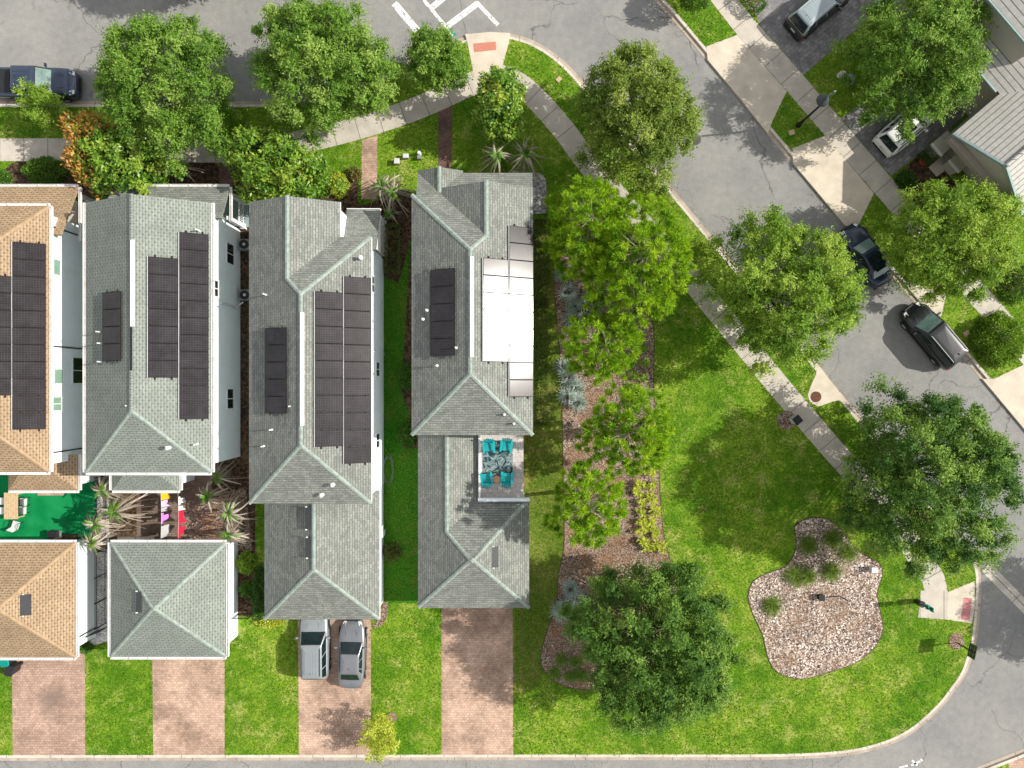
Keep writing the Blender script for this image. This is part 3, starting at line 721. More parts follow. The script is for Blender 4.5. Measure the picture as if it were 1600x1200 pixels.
# ---------------------------------------------------------------- house with attached garage (second from the right)
x0, x1, y0, y1 = -16.48, -8.82, -7.5, 9.22
org = (-12.6, -2.0, LZ)
h3 = thing('house', 'grey shingled house with attached garage, two parked cars in front of its garage', 'house', org)
ga, gx1, gf = x0, -10.78, 11.4; gr = (ga + gx1) / 2; gh = (gx1 - ga) / 2; gz = EV + gh * T
xr = (x0 + x1) / 2; hf = (x1 - x0) / 2; zr = EV + hf * T
walls(rect(x0 + OH, y0 + OH, x1 - .27, y1 - OH), LZ - .1, EV - .1, WS, h3, org)
polys = [('W', x0, [(x0, y0), (xr, y0 + hf), (xr, y1 - hf), (gr, y1 - gh), (gr, gf), (x0, gf)]),
         ('S', y0, [(x0, y0), (x1, y0), (xr, y0 + hf)]),
         ('E', x1, [(x1, y0), (x1, y1), (xr, y1 - hf), (xr, y0 + hf)]),
         ('N', y1, [(x1, y1), (gx1, y1), (gr, y1 - gh), (xr, y1 - hf)]),
         ('E', gx1, [(gx1, y1), (gx1, gf), (gr, gf), (gr, y1 - gh)])]
r3 = roof_mesh('roof', polys, EV, GREY, h3, org)
caps([((xr, y0 + hf, zr), (xr, y1 - hf, zr)), ((x0, y0, EV), (xr, y0 + hf, zr)), ((x1, y0, EV), (xr, y0 + hf, zr)), ((x1, y1, EV), (xr, y1 - hf, zr)), ((xr, y1 - hf, zr), (gr, y1 - gh, gz)), ((gr, y1 - gh, gz), (gr, gf, gz))], RC, r3, org)
m = MB(); m.prism(rect(x0 + OH, y1 - OH - .1, gx1 - .15, gf - .3), LZ, EV - .1); gable_wall(m, ga, gx1, gf - .3, EV - .16); m.build('gable_wall', WS, h3, rel=org)
MB().box((x1 + .012, (y0 + y1) / 2, EV - .09), (.03, y1 - y0, .17)).build('fascia', M['white_trim'], h3, rel=org)
MB().box((gx1 + .012, (y1 + gf) / 2 + .05, EV - .09), (.03, gf - y1 - .1, .17)).build('fascia', M['white_trim'], h3, rel=org)
pf, pe = yof(327, 3.2), 3.2; pb = xof(594, 3.2); pa = gx1 - .2
p3 = roof_mesh('porch_roof', [('N', pf, [(pa, pf), (pa, y1 - .5), (pb, y1 - .5), (pb, pf)])], pe, GREY, h3, org, .14)
m = MB(); m.box((pb + .02, (pf + y1 - .5) / 2, pe + .55), (.04, pf - y1 + .5, .0)); m = MB()
m.face([(pb, pf, pe - .14), (pb, y1 - .5, pe - .14), (pb, y1 - .5, zof('N', pf, 0, y1 - .5, pe))]); m.box((pb + .03, pf - .02, pe - .02), (.05, .1, .14)); m.box(((pa + pb) / 2, pf + .03, pe - .03), (pb - pa, .05, .14)); m.build('porch_trim', M['white_trim'], h3, rel=org, weld=False)
for xx, yy in ((pb - .25, pf - .3), (pa + .4, pf - .3)):
    m = MB(); m.box((xx, yy, 1.62), (.24, .24, 3.0)); m.box((xx, yy, .3), (.34, .34, .4)); m.build('porch_column', M['white_trim'], h3, rel=org, weld=False)
MB().box(((pa + pb) / 2, (pf + y1) / 2 - .2, LZ + .1), (pb - pa - .1, pf - y1, .3)).build('porch_floor', M['pavement_concrete'], h3, rel=org)
solar(h3, org, 'E', x1, 492, 536.5, 456, 698, 9); solar(h3, org, 'E', x1, 537.5, 580, 433, 724, 11)
solar(h3, org, 'W', x0, 414, 447.5, 512, 646, 5)
ridge_vent(r3, org, xr, yof(665, zr), yof(488, zr), zr)
for px_, py_, z_, t_ in ((563, 402, 6.5, 1), (421, 672, 7.0, 0), (408, 698, 6.7, 0), (519, 758, 6.7, 1), (502, 774, 6.3, 1), (411, 459, 6.8, 0), (451, 635, 7.4, 0)): pipe(r3, org, px_, py_, z_, .26 if t_ else .40, .07 if t_ else .042, 'vent_white', bool(t_))
wxx = x1 - .27
window(h3, org, wxx, yof(577, 2.3), 2.4, .9, 1.25); window(h3, org, wxx, yof(688, 2.3), 2.4, .9, 1.25); window(h3, org, wxx, 6.5, 4.4, 1.0, 1.3)
GE = 3.0
ax0, ax1, ay0, ay1 = xof(413, GE), xof(593, GE), yof(968, GE), y0 + OH
ah = (ax1 - ax0) / 2; axr = ax0 + ah; az = GE + ah * T
gr3 = roof_mesh('garage_roof', hip_polys(ax0, ay0, ax1, ay1, True, False), GE, GREY, h3, org)
caps(hip_lines(ax0, ay0, ax1, ay1, GE, True, False), RC, gr3, org)
m = MB().prism(rect(ax0 + .3, ay0 + .35, ax1 - .27, ay1), LZ - .1, GE - .05, True); m.build('garage_wall', WS, h3, rel=org)
MB().box((ax0 + 4.3, ay0 + .33, 1.2), (4.9, .06, 2.2)).build('garage_door', M['white_trim'], h3, rel=org)
MB().box((ax1 + .012, (ay0 + ay1) / 2, GE - .09), (.03, ay1 - ay0, .17)).build('fascia', M['white_trim'], h3, rel=org)
skylight(gr3, org, 481, 810, 4.68, .40, 1.42, 'W'); skylight(gr3, org, 482, 856, 4.7, .38, 1.30, 'W')
m = MB(); m.box((ax1 - .2, yof(826, 1), 1.2), (.14, .5, .7)); m.box((ax1 - .18, yof(835, 1), .7), (.12, .4, 1.0)); m.build('meter_box', M['light_grey'], h3, rel=org, weld=False)
m = MB(); m.tube([(wxx + .06, 2.1, 5.6), (wxx + .06, 2.1, .3)], .04); m.build('downpipe', M['white_trim'], h3, rel=org)
# ---------------------------------------------------------------- sage house (second from the left)
x0, x1, y0, y1 = -26.7, -18.85, -5.53, 11.35
org = (-22.8, 2.5, LZ)
h2 = thing('house', 'sage green shingled house with white gutters, in front of the clothesline yard', 'house', org)
xr = (x0 + x1) / 2; hf = (x1 - x0) / 2; zr = EV + hf * T
walls(rect(x0 + .4, y0 + .4, x1 - .4, y1 - .4), LZ - .1, EV - .1, WS, h2, org)
r2 = roof_mesh('roof', hip_polys(x0, y0, x1, y1, True, False), EV, SAGE, h2, org)
caps([l for l in hip_lines(x0, y0, x1, y1, EV, True, False)][1:], RC, r2, org, drop=.055); caps(hip_lines(x0, y0, x1, y1, EV, True, False)[:1], SAGE, r2, org)
m = MB(); gable_wall(m, x0, x1, y1 - .35, EV - .16); m.build('gable_wall', WS, h2, rel=org)
gutter([((x1, y1), (x1, y0))[::-1], ((x0, y1), (x0, y0)), ((x0, y0), (x1, y0))], EV, M['gutter_white'], r2, org)
solar(h2, org, 'E', x1, 231, 278, 402, 590, 7); solar(h2, org, 'E', x1, 280, 326, 364, 655, 11)
solar(h2, org, 'W', x0, 160, 188.5, 456, 564, 4)
ridge_vent(r2, org, xr, yof(510, zr), yof(375, zr), zr); MB().box((xr + .02, (yof(575, zr) + yof(515, zr)) / 2, zr + .02), (.12, 2.6, .07)).build('ridge_vent', M['dark_plastic'], r2, rel=org)
for px_, py_, z_, t_ in ((150, 518, 6.7, 0), (152, 536, 6.7, 0), (152, 565, 6.7, 0), (196, 634, 7.4, 0), (261, 700, 6.9, 1), (303, 695, 6.4, 0), (306, 358, 6.4, 0)): pipe(r2, org, px_, py_, z_, .4 if not t_ else .26, .042 if not t_ else .07, 'vent_white', bool(t_))
wxx = x1 - .4
window(h2, org, wxx, yof(397, 1.9), 1.95, 1.35, 1.25); window(h2, org, wxx, yof(623, 1.9), 1.95, 1.3, 1.1); window(h2, org, wxx, 6.2, 4.5, 1.0, 1.2)
m = MB(); m.tube([(wxx + .1, yof(475, 3), 3.6), (wxx + .1, yof(477, 2), 1.1), (wxx + .5, yof(472, 1), .9)], .06); m.build('wall_pipe', M['light_grey'], h2, rel=org)
# porch roof north, with side railing
pf, pe = yof(292, 3.2), 3.2; pa, pb = x0 + .1, xof(358, 3.2)
p2 = roof_mesh('porch_roof', [('N', pf, [(pa, pf), (pa, y1 - .6), (pb, y1 - .6), (pb, pf)])], pe, GREY, h2, org, .14)
gutter([((pb, pf), (pa, pf)), ((pb, y1 - .6), (pb, pf))], pe, M['gutter_white'], p2, org)
MB().box(((pa + pb) / 2, (pf + y1) / 2 - .2, LZ + .15), (pb - pa + .5, pf - y1 + .2, .4)).build('porch_floor', M['teal_trim'], h2, rel=org)
rx = xof(377, .9); ry0, ry1 = yof(352, .9), yof(318, .9)
m = MB(); m.box((rx, (ry0 + ry1) / 2, 1.30), (.07, ry1 - ry0, .06)); m.box((rx, (ry0 + ry1) / 2, .50), (.05, ry1 - ry0, .05))
for i in range(11): m.box((rx, ry0 + (ry1 - ry0) * (i + .5) / 11, .89), (.045, .045, .74))
m.box((rx - .32, ry0, 1.3), (.65, .07, .06))
m.build('porch_railing', M['rail_white'], h2, rel=org, weld=False)
for yy in (pf - .35, ry0):
    m = MB(); m.box((pb - .1, yy, 1.65), (.24, .24, 2.9)); m.box((pb - .1, yy, .45), (.34, .34, .4)); m.build('porch_column', M['white_trim'], h2, rel=org, weld=False)
# small lower roof at the back
ba, bb, by0 = xof(175, 3.1), xof(280, 3.1), yof(766, 3.1)
BH = y0 + .4 - by0
b2 = roof_mesh('back_roof', [('S', by0, [(ba, by0), (bb, by0), (bb - BH, by0 + BH), (ba + BH, by0 + BH)]), ('W', ba, [(ba, by0), (ba + BH, by0 + BH), (ba, by0 + BH)]), ('E', bb, [(bb, by0), (bb, by0 + BH), (bb - BH, by0 + BH)])], 3.1, SAGE, h2, org)
gutter([((ba, by0), (bb, by0)), ((bb, by0), (bb, by0 + BH)), ((ba, by0 + BH), (ba, by0))], 3.1, M['gutter_white'], b2, org)
walls(rect(ba + .3, by0 + .3, bb - .3, by0 + BH), LZ - .1, 3.0, WS, h2, org, 'back_wall')
# ---------------------------------------------------------------- tan house (left edge)
x0, x1, y0, y1 = -36.7, -29.0, -5.5, 11.15
org = (-32.8, 2.5, LZ)
h1 = thing('house', 'tan shingled house cut by the left edge, its back onto the bright green turf yard', 'house', org)
xr = (x0 + x1) / 2; hf = (x1 - x0) / 2; zr = EV + hf * T
walls(rect(x0 + .4, y0 + .4, x1 - .4, y1 - .4), LZ - .1, EV - .1, WS, h1, org)
r1 = roof_mesh('roof', hip_polys(x0, y0, x1, y1), EV, TAN, h1, org)
caps(hip_lines(x0, y0, x1, y1, EV), RCT, r1, org)
gutter([((x1, y0), (x1, y1)), ((x0, y0), (x1, y0)), ((x1, y1), (x0, y1))], EV, M['gutter_white'], r1, org)
solar(h1, org, 'E', x1, 19, 71.5, 379, 671, 11); solar(h1, org, 'E', x1, -32, 18, 430, 618, 7)
wxx = x1 - .4
window(h1, org, wxx, yof(418, 4.5), 4.55, .95, .75, 'pale_green_glass', bars=0); window(h1, org, wxx, yof(631, 4.5), 4.55, .85, 1.0, 'pale_green_glass'); window(h1, org, wxx, yof(588, 4.5), 4.4, .9, .9, 'pale_green_glass', bars=0); window(h1, org, wxx, yof(579, 2.2), 2.2, 1.7, 1.5, bars=1)
for py_, z_ in ((350, 5.7), (540, 5.7), (709, 5.7)):
    yy = yof(py_, z_); m = MB(); m.tube([(wxx + .05, yy, 5.6), (wxx + .05, yy, .3)], .045); m.build('downpipe', M['black_metal'], h1, rel=org)
pf = yof(292, 3.2); pb = xof(122, 3.2)
p1 = roof_mesh('porch_roof', [('N', pf, [(x0, pf), (x0, y1 - 1.6), (pb, y1 - 1.6), (pb, pf)])], 3.2, TAN, h1, org, .14)
gutter([((pb, pf), (x0, pf)), ((pb, y1 - 1.6), (pb, pf))], 3.2, M['gutter_white'], p1, org)
for xx in (pb - .3, -31.5, -34):
    m = MB(); m.box((xx, pf - .4, 1.65), (.24, .24, 2.9)); m.box((xx, pf - .4, .4), (.34, .34, .5)); m.build('porch_column', M['white_trim'], h1, rel=org, weld=False)
MB().box(((x0 + pb) / 2, (pf + y1) / 2 - .2, LZ + .1), (pb - x0 - .1, pf - y1, .3)).build('porch_floor', M['pavement_concrete'], h1, rel=org)
ba, bb, by0, bt = xof(13, 3.1), xof(122, 3.1), yof(766, 3.1), yof(711, 3.4)
BH = 1.75
b1 = roof_mesh('back_roof', [('S', by0, [(ba, by0), (bb, by0), (bb - BH, by0 + BH), (ba + BH, by0 + BH)]), ('W', ba, [(ba, by0), (ba + BH, by0 + BH), (ba, by0 + BH)]), ('E', bb, [(bb, by0), (bb, bt), (bb - BH, bt), (bb - BH, by0 + BH)])], 3.1, TAN, h1, org)
gutter([((ba, by0), (bb, by0)), ((bb, by0), (bb, bt))], 3.1, M['gutter_white'], b1, org)
walls(rect(ba + .3, by0 + .3, bb - .3, bt - .1), LZ - .1, 3.0, WS, h1, org, 'back_wall')
MB().box((xof(81, .1), yof(770, .1), LZ + .06), (1.9, .35, .12)).build('door_step', M['pink_brick_pavers'], h1, rel=org)
# ---------------------------------------------------------------- detached garages
def garage(label, x0, y0, x1, y1, shin, cap, E=3.0):
    org = ((x0 + x1) / 2, (y0 + y1) / 2, LZ)
    g_ = thing('garage', label, 'garage', org)
    h = (x1 - x0) / 2; hy = (y1 - y0) / 2; k = min(h, hy); xr, yr = org[0], org[1]
    P = [('W', x0, [(x0, y0), (x0 + k, y0 + k), (x0 + k, y1 - k), (x0, y1)]), ('E', x1, [(x1, y0), (x1, y1), (x1 - k, y1 - k), (x1 - k, y0 + k)]),
         ('S', y0, [(x0, y0), (x1, y0), (x1 - k, y0 + k), (x0 + k, y0 + k)]), ('N', y1, [(x1, y1), (x0, y1), (x0 + k, y1 - k), (x1 - k, y1 - k)])]
    P = [(s_, e_, [p for i, p in enumerate(q) if math.dist(p, q[i - 1]) > .01]) for s_, e_, q in P]
    rf = roof_mesh('roof', P, E, shin, g_, org)
    z = E + k * T
    caps([((x0, y0, E), (x0 + k, y0 + k, z)), ((x1, y0, E), (x1 - k, y0 + k, z)), ((x0, y1, E), (x0 + k, y1 - k, z)), ((x1, y1, E), (x1 - k, y1 - k, z))], cap, rf, org)
    gutter([((x0, y0), (x1, y0)), ((x1, y0), (x1, y1)), ((x1, y1), (x0, y1)), ((x0, y1), (x0, y0))], E, M['gutter_white'], rf, org)
    walls(rect(x0 + .32, y0 + .4, x1 - .32, y1 - .4), LZ - .1, E - .05, WS, g_, org)
    MB().box((xr + .6, y0 + .38, 1.25), (4.8, .06, 2.2)).build('garage_door', M['white_trim'], g_, rel=org)
    return g_, rf, org
g2, rf, o2 = garage('detached garage with a sage green pyramid roof behind the clothesline yard', -26.8, -18.2, -19.1, -10.6, SAGE, RC)
skylight(rf, o2, 216, 941, 4.2, .42, 1.35, 'W')
g1_, rf, o1 = garage('detached garage with a tan pyramid roof at the left edge', -36.6, -18.25, -29.15, -10.6, TAN, RCT)
skylight(rf, o1, 39, 946, 4.1, .55, 1.35, 'E')
m = MB(); xx = -29.47 + .06
m.tube([(xx, -17.2, 2.8), (xx, -17.2, .3)], .04); m.build('downpipe', M['black_metal'], g1_, rel=o1)
# ---------------------------------------------------------------- pale tile-roofed houses across the street
U = Vector((.762, .648, 0)); Vv = Vector((.648, -.762, 0))        # up the slope / along the road
def tile_gable(parent, org, c, ulen, half, E, name='roof', slope=.5):
    """gable roof: front rake at c (centre of the ridge front, plan), ridge runs along U for ulen"""
    mb = MB(); c = Vector((c[0], c[1], 0)); zr = E + half * slope; L = math.hypot(half, half * slope)
    for s in (-1, 1):
        a, b = c + Vv * (s * half), c + Vv * (s * half) + U * ulen
        P = [(a.x, a.y, E), (b.x, b.y, E), ((c + U * ulen).x, (c + U * ulen).y, zr), (c.x, c.y, zr)]
        uv = [(0, 0), (ulen, 0), (ulen, L), (0, L)]
        if s < 0: P, uv = P[::-1], uv[::-1]
        mb.face(P, uv)
    o = mb.build(name, M['flat_roof_tile'], parent, rel=org)
    md = o.modifiers.new('thickness', 'SOLIDIFY'); md.thickness = .14; md.offset = -1
    m = MB()
    n = int(ulen / .38)
    for i in range(n):
        p = c + U * (i * .38); q = c + U * ((i + 1.15) * .38)
        m.tube([(p.x, p.y, zr + .02), (q.x, q.y, zr + .045)], [.13, .10], 8)
    m.build('ridge_cap', M['flat_roof_tile'], o, rel=org, weld=False)
    return zr
EB = 4.0
ridge = Vector(W3(1575, 258, 5.95)); eav = Vector(W3(1487, 210, EB))
half = (ridge - eav).xy.dot(Vv.xy); half = abs(half)
front = Vector((ridge.x, ridge.y, 0))
org = (front.x + 3, front.y + 2, LZ)
nb = thing('house', 'pale tile-roofed house with teal-trimmed gable and porch pillars, across the street', 'house', org)
tile_gable(nb, org, front, 9.0, half, EB)
zr = EB + half * .5
def trim_line(a, b, w=.16, mat='teal_trim', name='gable_trim'):
    m = MB(); a, b = Vector(a), Vector(b); d = (b - a).normalized(); s = -U * .04
    m.face([a + s + Vector((0, 0, .06)), b + s + Vector((0, 0, .06)), b + s - Vector((0, 0, w)), a + s - Vector((0, 0, w))][::-1])
    m.face([a - U * .06 + Vector((0, 0, .07)), b - U * .06 + Vector((0, 0, .07)), b + U * .1 + Vector((0, 0, .07)), a + U * .1 + Vector((0, 0, .07))])
    m.build(name, M[mat], nb, rel=org)
L_, R_ = front - Vv * half, front + Vv * half
for e in (L_, R_): trim_line((e.x, e.y, EB), (front.x, front.y, zr))
# walls: gable triangle and the body set back
b0 = front + U * .25
m = MB(); hw = half - .35
tri = [b0 - Vv * hw, b0 + Vv * hw]
m.face([(tri[0].x, tri[0].y, EB - .15), (tri[1].x, tri[1].y, EB - .15), (b0.x, b0.y, zr - .3)])
m.build('gable_wall', M['beige_stucco'], nb, rel=org)
m = MB(); bm_ = front - U * .02
m.box((bm_.x, bm_.y, EB - .35), (.5, 2 * hw + .4, .4), math.atan2(U.y, U.x)); m.build('porch_beam', M['brown_stucco'], nb, rel=org)
bd = front + U * 5.6
walls([tuple((bd - Vv * hw - U * 4).xy), tuple((bd + Vv * hw - U * 4).xy), tuple((bd + Vv * hw + U * 3).xy), tuple((bd - Vv * hw + U * 3).xy)], LZ - .1, EB - .1, M['beige_stucco'], nb, org)
for px_, py_ in ((1472, 226), (1499, 252)):
    x, y = W(px_, py_, 1.0); m = MB(); a_ = math.atan2(U.y, U.x)
    m.box((x, y, .6), (1.2, .95, 1.0), a_); m.box((x + U.x * .1, y + U.y * .1, 1.14), (1.4, 1.08, .10), a_); m.box((x + U.x * .35, y + U.y * .35, 2.4), (.5, .5, 2.5), a_)
    m.build('porch_pillar', M['beige_stucco'], nb, rel=org, weld=False)
    m = MB(); m.box((x - U.x * .62, y - U.y * .62, 1.15), (.14, 1.12, .12), a_); m.build('pillar_trim', M['white_trim'], nb, rel=org)
# the other wing: slope facing the street, seen behind the oak
wing = Vector(W3(1561, 146, EB)); org2 = (wing.x + 2, wing.y + 4, LZ)
nb2 = thing('house', 'pale tile-roofed house in the top right corner, half hidden behind a street oak', 'house', org2)
mb = MB(); a = wing + Vv * 3.0; b = wing - Vv * 9.5; ln = 7.0
sl = .42
P = [(a.x, a.y, EB), ((a + U * ln).x, (a + U * ln).y, EB + ln * sl), ((b + U * ln).x, (b + U * ln).y, EB + ln * sl), (b.x, b.y, EB)]
mb.face(P, [(0, 0), (0, ln * 1.08), (12.5, ln * 1.08), (12.5, 0)])
rA = mb.build('roof', M['flat_roof_tile'], nb2, rel=org2)
md = rA.modifiers.new('thickness', 'SOLIDIFY'); md.thickness = .14; md.offset = -1
m = MB(); mid = wing - Vv * 5.0 - U * .06
m.box((mid.x, mid.y, EB - .06), (.14, 9.6, .15), math.atan2(U.y, U.x)); m.build('gutter', M['teal_trim'], rA, rel=org2)
walls([tuple((a + U * .4).xy), tuple((a + U * (ln - .1)).xy), tuple((b + U * (ln - .1)).xy), tuple((b + U * .4).xy)], LZ - .1, EB - .1, M['beige_stucco'], nb2, org2)
up = Vector(W3(1571, 24, 7.0)); m = MB()
e = 6.9
q = [up, up + Vv * 3.2 , up + Vv * 3.2 + U * 5, up - Vv * 5 + U * 5, up - Vv * 5]
P = [(up.x, up.y, e), ((up + Vv * 3).x, (up + Vv * 3).y, e), ((up + Vv * 3 + U * 4).x, (up + Vv * 3 + U * 4).y, e + 1.8), ((up - Vv * 4 + U * 4).x, (up - Vv * 4 + U * 4).y, e + 1.8), ((up - Vv * 4).x, (up - Vv * 4).y, e)]
m.face(P, [(4, 0), (7, 0), (7, 4.4), (0, 4.4), (0, 0)]); ro = m.build('upper_roof', M['flat_roof_tile'], nb2, rel=org2)
md = ro.modifiers.new('thickness', 'SOLIDIFY'); md.thickness = .14; md.offset = -1
m = MB(); mm = up - Vv * .5 - U * .05; m.box((mm.x, mm.y, e - .07), (.1, 7.0, .16), math.atan2(U.y, U.x)); m.build('fascia', M['teal_trim'], nb2, rel=org2)
w0 = up + U * .4
walls([tuple((w0 + Vv * 2.8).xy), tuple((w0 + Vv * 2.8 + U * 3.5).xy), tuple((w0 - Vv * 3.8 + U * 3.5).xy), tuple((w0 - Vv * 3.8).xy)], 3.9, e - .1, M['beige_stucco'], nb2, org2, 'upper_wall')
# ================================================================ VEGETATION
def unit(v): return v / np.maximum(np.linalg.norm(v, axis=-1, keepdims=True), 1e-9)
def leaves(P, D, L, Wd, rng, up=.6, N0=None):
    """diamond leaves at P along D; N0 is the side each leaf turns to"""
    n = len(P)
    N = unit(rng.normal(size=(n, 3)) * (1 - up) + np.array([0, 0, up]) + rng.normal(size=(n, 3)) * .25)
    if N0 is not None: N = unit(N0 * .85 + np.array([0, 0, .45]) + rng.normal(size=(n, 3)) * .38)
    Sd = unit(np.cross(D, N)) * (Wd[:, None] / 2)
    Dl = D * L[:, None]
    V = np.stack([P, P + Dl * .5 + Sd, P + Dl, P + Dl * .5 - Sd], 1).reshape(-1, 3)
    F = np.arange(n * 4).reshape(-1, 4)
    return V, F
def radial(outline, z):
    P = np.array([W(a, b, z) for a, b in outline]); lo, hi = P.min(0), P.max(0)
    c = (lo + hi) / 2 * .5 + P.mean(0) * .5
    d = P - c; th = np.arctan2(d[:, 1], d[:, 0]); r = np.hypot(d[:, 0], d[:, 1]); o = np.argsort(th)
    th, r = th[o], r[o]
    th = np.concatenate([th - 2 * np.pi, th, th + 2 * np.pi]); r = np.concatenate([r, r, r])
    return c, lambda t: np.interp((t + np.pi) % (2 * np.pi) - np.pi, th, r)
def clump_centres(rng, Rf, n, zb, zt, sep, inner=.25, flat=.85):
    out = []; tries = 0
    while len(out) < n and tries < 9000:
        tries += 1
        t = rng.uniform(-np.pi, np.pi); rho = math.sqrt(rng.uniform(0, 1)) * rng.uniform(.84, 1.07)
        r = Rf(t) * rho
        ztop = zb + (zt - zb) * math.sqrt(max(.04, 1 - flat * rho * rho))
        z = ztop - (ztop - zb) * (rng.uniform(0, .38) if rng.uniform() > inner else rng.uniform(.28, .85))
        p = np.array([r * math.cos(t), r * math.sin(t), z])
        if all(np.linalg.norm((p - q) * np.array([1, 1, .8])) > sep for q in out): out.append(p)
    return np.array(out)
def limbs(mb, centres, base_r, zsplit, rng, frac=.6, lean=(0, 0)):
    top = Vector((lean[0], lean[1], zsplit))
    mb.tube([(0, 0, -.15), (lean[0] * .2, lean[1] * .2, zsplit * .4), top], [base_r * 1.35, base_r, base_r * .8], 9)
    idx = rng.permutation(len(centres))[:int(len(centres) * frac)]
    for i in idx:
        e = Vector(centres[i]); b = top - Vector((0, 0, rng.uniform(0, zsplit * .25)))
        mid = b.lerp(e, .5) + Vector((rng.normal() * .25, rng.normal() * .25, .35 + rng.uniform(0, .4)))
        q1 = b.lerp(mid, .5) + Vector((0, 0, .1))
        mb.tube([b, q1, mid, mid.lerp(e, .55) + Vector((rng.normal() * .12, rng.normal() * .12, .05)), e], [base_r * .42, base_r * .28, base_r * .17, .022, .010], 5, False)
def tree(name, label, outline, ztop, seed, mat, zmid=5.5, zb=2.6, n=112, sep=.62, cr=(.58, 1.08), twigs=33, tl=17, leaf=(.11, .19), wid=.54, group=None, trunk_r=.2, cat='tree', bark='bark', droop=.1, inner=.3, lf=.24, spread=.75, tint_sd=.17, part='crown', flat=.85, extra=None, fill=120):
    rng = np.random.default_rng(seed)
    c, Rf = radial(outline, zmid)
    C = clump_centres(rng, Rf, n, zb, ztop, sep, inner, flat)
    root = thing(name, label, cat, (c[0], c[1], LZ), 0, group)
    m = MB(); limbs(m, C, trunk_r, max(1.0, zb * .85), rng, lf); m.build('trunk', M[bark], root, weld=False, smooth=True)
    k = len(C); rad = rng.uniform(cr[0], cr[1], k) * np.where(rng.uniform(0, 1, k) < .22, 1.25, .95)
    ax = C.copy(); ax[:, 2] = (C[:, 2] - zb) * .9 + .8; ax = unit(ax)
    D = unit(ax[:, None, :] * spread + unit(rng.normal(size=(k, twigs, 3))) * 1.0)           # twig directions
    Ln = rad[:, None] * rng.uniform(.6, 1.15, (k, twigs))
    t = (np.arange(tl) + .6) / tl
    start = C[:, None, :] - ax[:, None, :] * (rad[:, None, None] * .25) + rng.normal(size=(k, twigs, 3)) * .10
    P = start[:, :, None, :] + D[:, :, None, :] * (Ln[:, :, None] * t)[..., None]
    P[..., 2] -= (t ** 2)[None, None, :] * Ln[:, :, None] * droop
    P += rng.normal(size=P.shape) * .035
    side = unit(np.cross(D, np.array([0, 0, 1.0]) + rng.normal(size=D.shape) * .3))
    sg = np.where(np.arange(tl) % 2 == 0, 1.0, -1.0)[None, None, :, None]
    LD = unit(D[:, :, None, :] * .35 + side[:, :, None, :] * sg * .85 + rng.normal(size=P.shape) * .35)
    N0 = unit(P - C[:, None, None, :] + ax[:, None, None, :] * (rad[:, None, None, None] * .35)).reshape(-1, 3)
    tint = np.clip(.5 + (rng.normal(size=(k, 1, 1)) * tint_sd) + rng.normal(size=(k, twigs, 1)) * .08 + rng.normal(size=(k, twigs, tl)) * .10 + .12 * (t - .5)[None, None, :], 0, 1)
    P, LD, tint = P.reshape(-1, 3), LD.reshape(-1, 3), tint.ravel()
    nf = k * fill                                                # loose leaves inside the crown
    th = rng.uniform(-np.pi, np.pi, nf); ro = np.sqrt(rng.uniform(0, 1, nf)) * .80; rr_ = Rf(th) * ro
    zt_ = zb + (ztop - zb) * np.sqrt(np.maximum(0, 1 - flat * ro * ro)); zz = zb + .1 + (zt_ - zb) * rng.uniform(.05, .62, nf)
    P = np.concatenate([P, np.stack([rr_ * np.cos(th), rr_ * np.sin(th), zz], 1)]); LD = np.concatenate([LD, unit(rng.normal(size=(nf, 3)) * np.array([1, 1, .4]))])
    tint = np.concatenate([tint, np.clip(rng.normal(.42, .15, nf), 0, 1)])
    L = rng.uniform(leaf[0], leaf[1], len(P))
    N0 = np.concatenate([N0, unit(rng.normal(size=(nf, 3)))])
    V, F = leaves(P, LD, L, L * wid, rng, N0=N0)
    np_mesh(part, V, F, M[mat], root, tint)
    if extra: extra(root, rng, C, rad)
    return root
OAKS = 'street oaks'
T1 = [(135, 65), (150, 95), (145, 140), (160, 165), (165, 205), (200, 215), (235, 235), (290, 240), (330, 230), (362, 205), (350, 180), (362, 150), (368, 110), (355, 75), (325, 45), (295, 25), (270, 20), (235, 18), (200, 35), (178, 38), (172, 60), (150, 62)]
T2 = [(392, 50), (400, 20), (440, 5), (480, -5), (515, 5), (538, 52), (556, 8), (575, 25), (592, 60), (612, 80), (614, 120), (605, 158), (570, 172), (530, 190), (480, 207), (440, 197), (412, 165), (400, 140), (392, 95)]
T3 = [(628, 75), (640, 50), (670, 33), (700, 42), (722, 70), (737, 100), (732, 125), (702, 130), (670, 138), (640, 120)]
T4 = [(912, 130), (925, 112), (945, 80), (968, 60), (990, 70), (1005, 63), (1030, 75), (1050, 100), (1065, 125), (1090, 160), (1094, 190), (1080, 222), (1055, 237), (1050, 270), (1060, 305), (1010, 305), (970, 292), (918, 270), (905, 235), (928, 215), (935, 180), (905, 160)]
T5 = [(1105, 385), (1130, 350), (1165, 333), (1205, 328), (1240, 330), (1290, 348), (1320, 380), (1340, 410), (1354, 450), (1347, 490), (1315, 522), (1300, 562), (1260, 567), (1225, 578), (1185, 568), (1160, 537), (1150, 500), (1120, 470), (1100, 440)]
T6 = [(1345, 35), (1365, 5), (1420, -15), (1480, -10), (1530, -5), (1568, 8), (1545, 45), (1550, 75), (1530, 115), (1537, 140), (1500, 157), (1470, 172), (1440, 197), (1410, 187), (1375, 177), (1350, 135), (1345, 90)]
T7 = [(1385, 345), (1400, 310), (1430, 290), (1470, 278), (1510, 275), (1555, 290), (1600, 318), (1607, 370), (1592, 420), (1560, 452), (1530, 462), (1490, 470), (1460, 442), (1420, 442), (1390, 415), (1373, 380)]
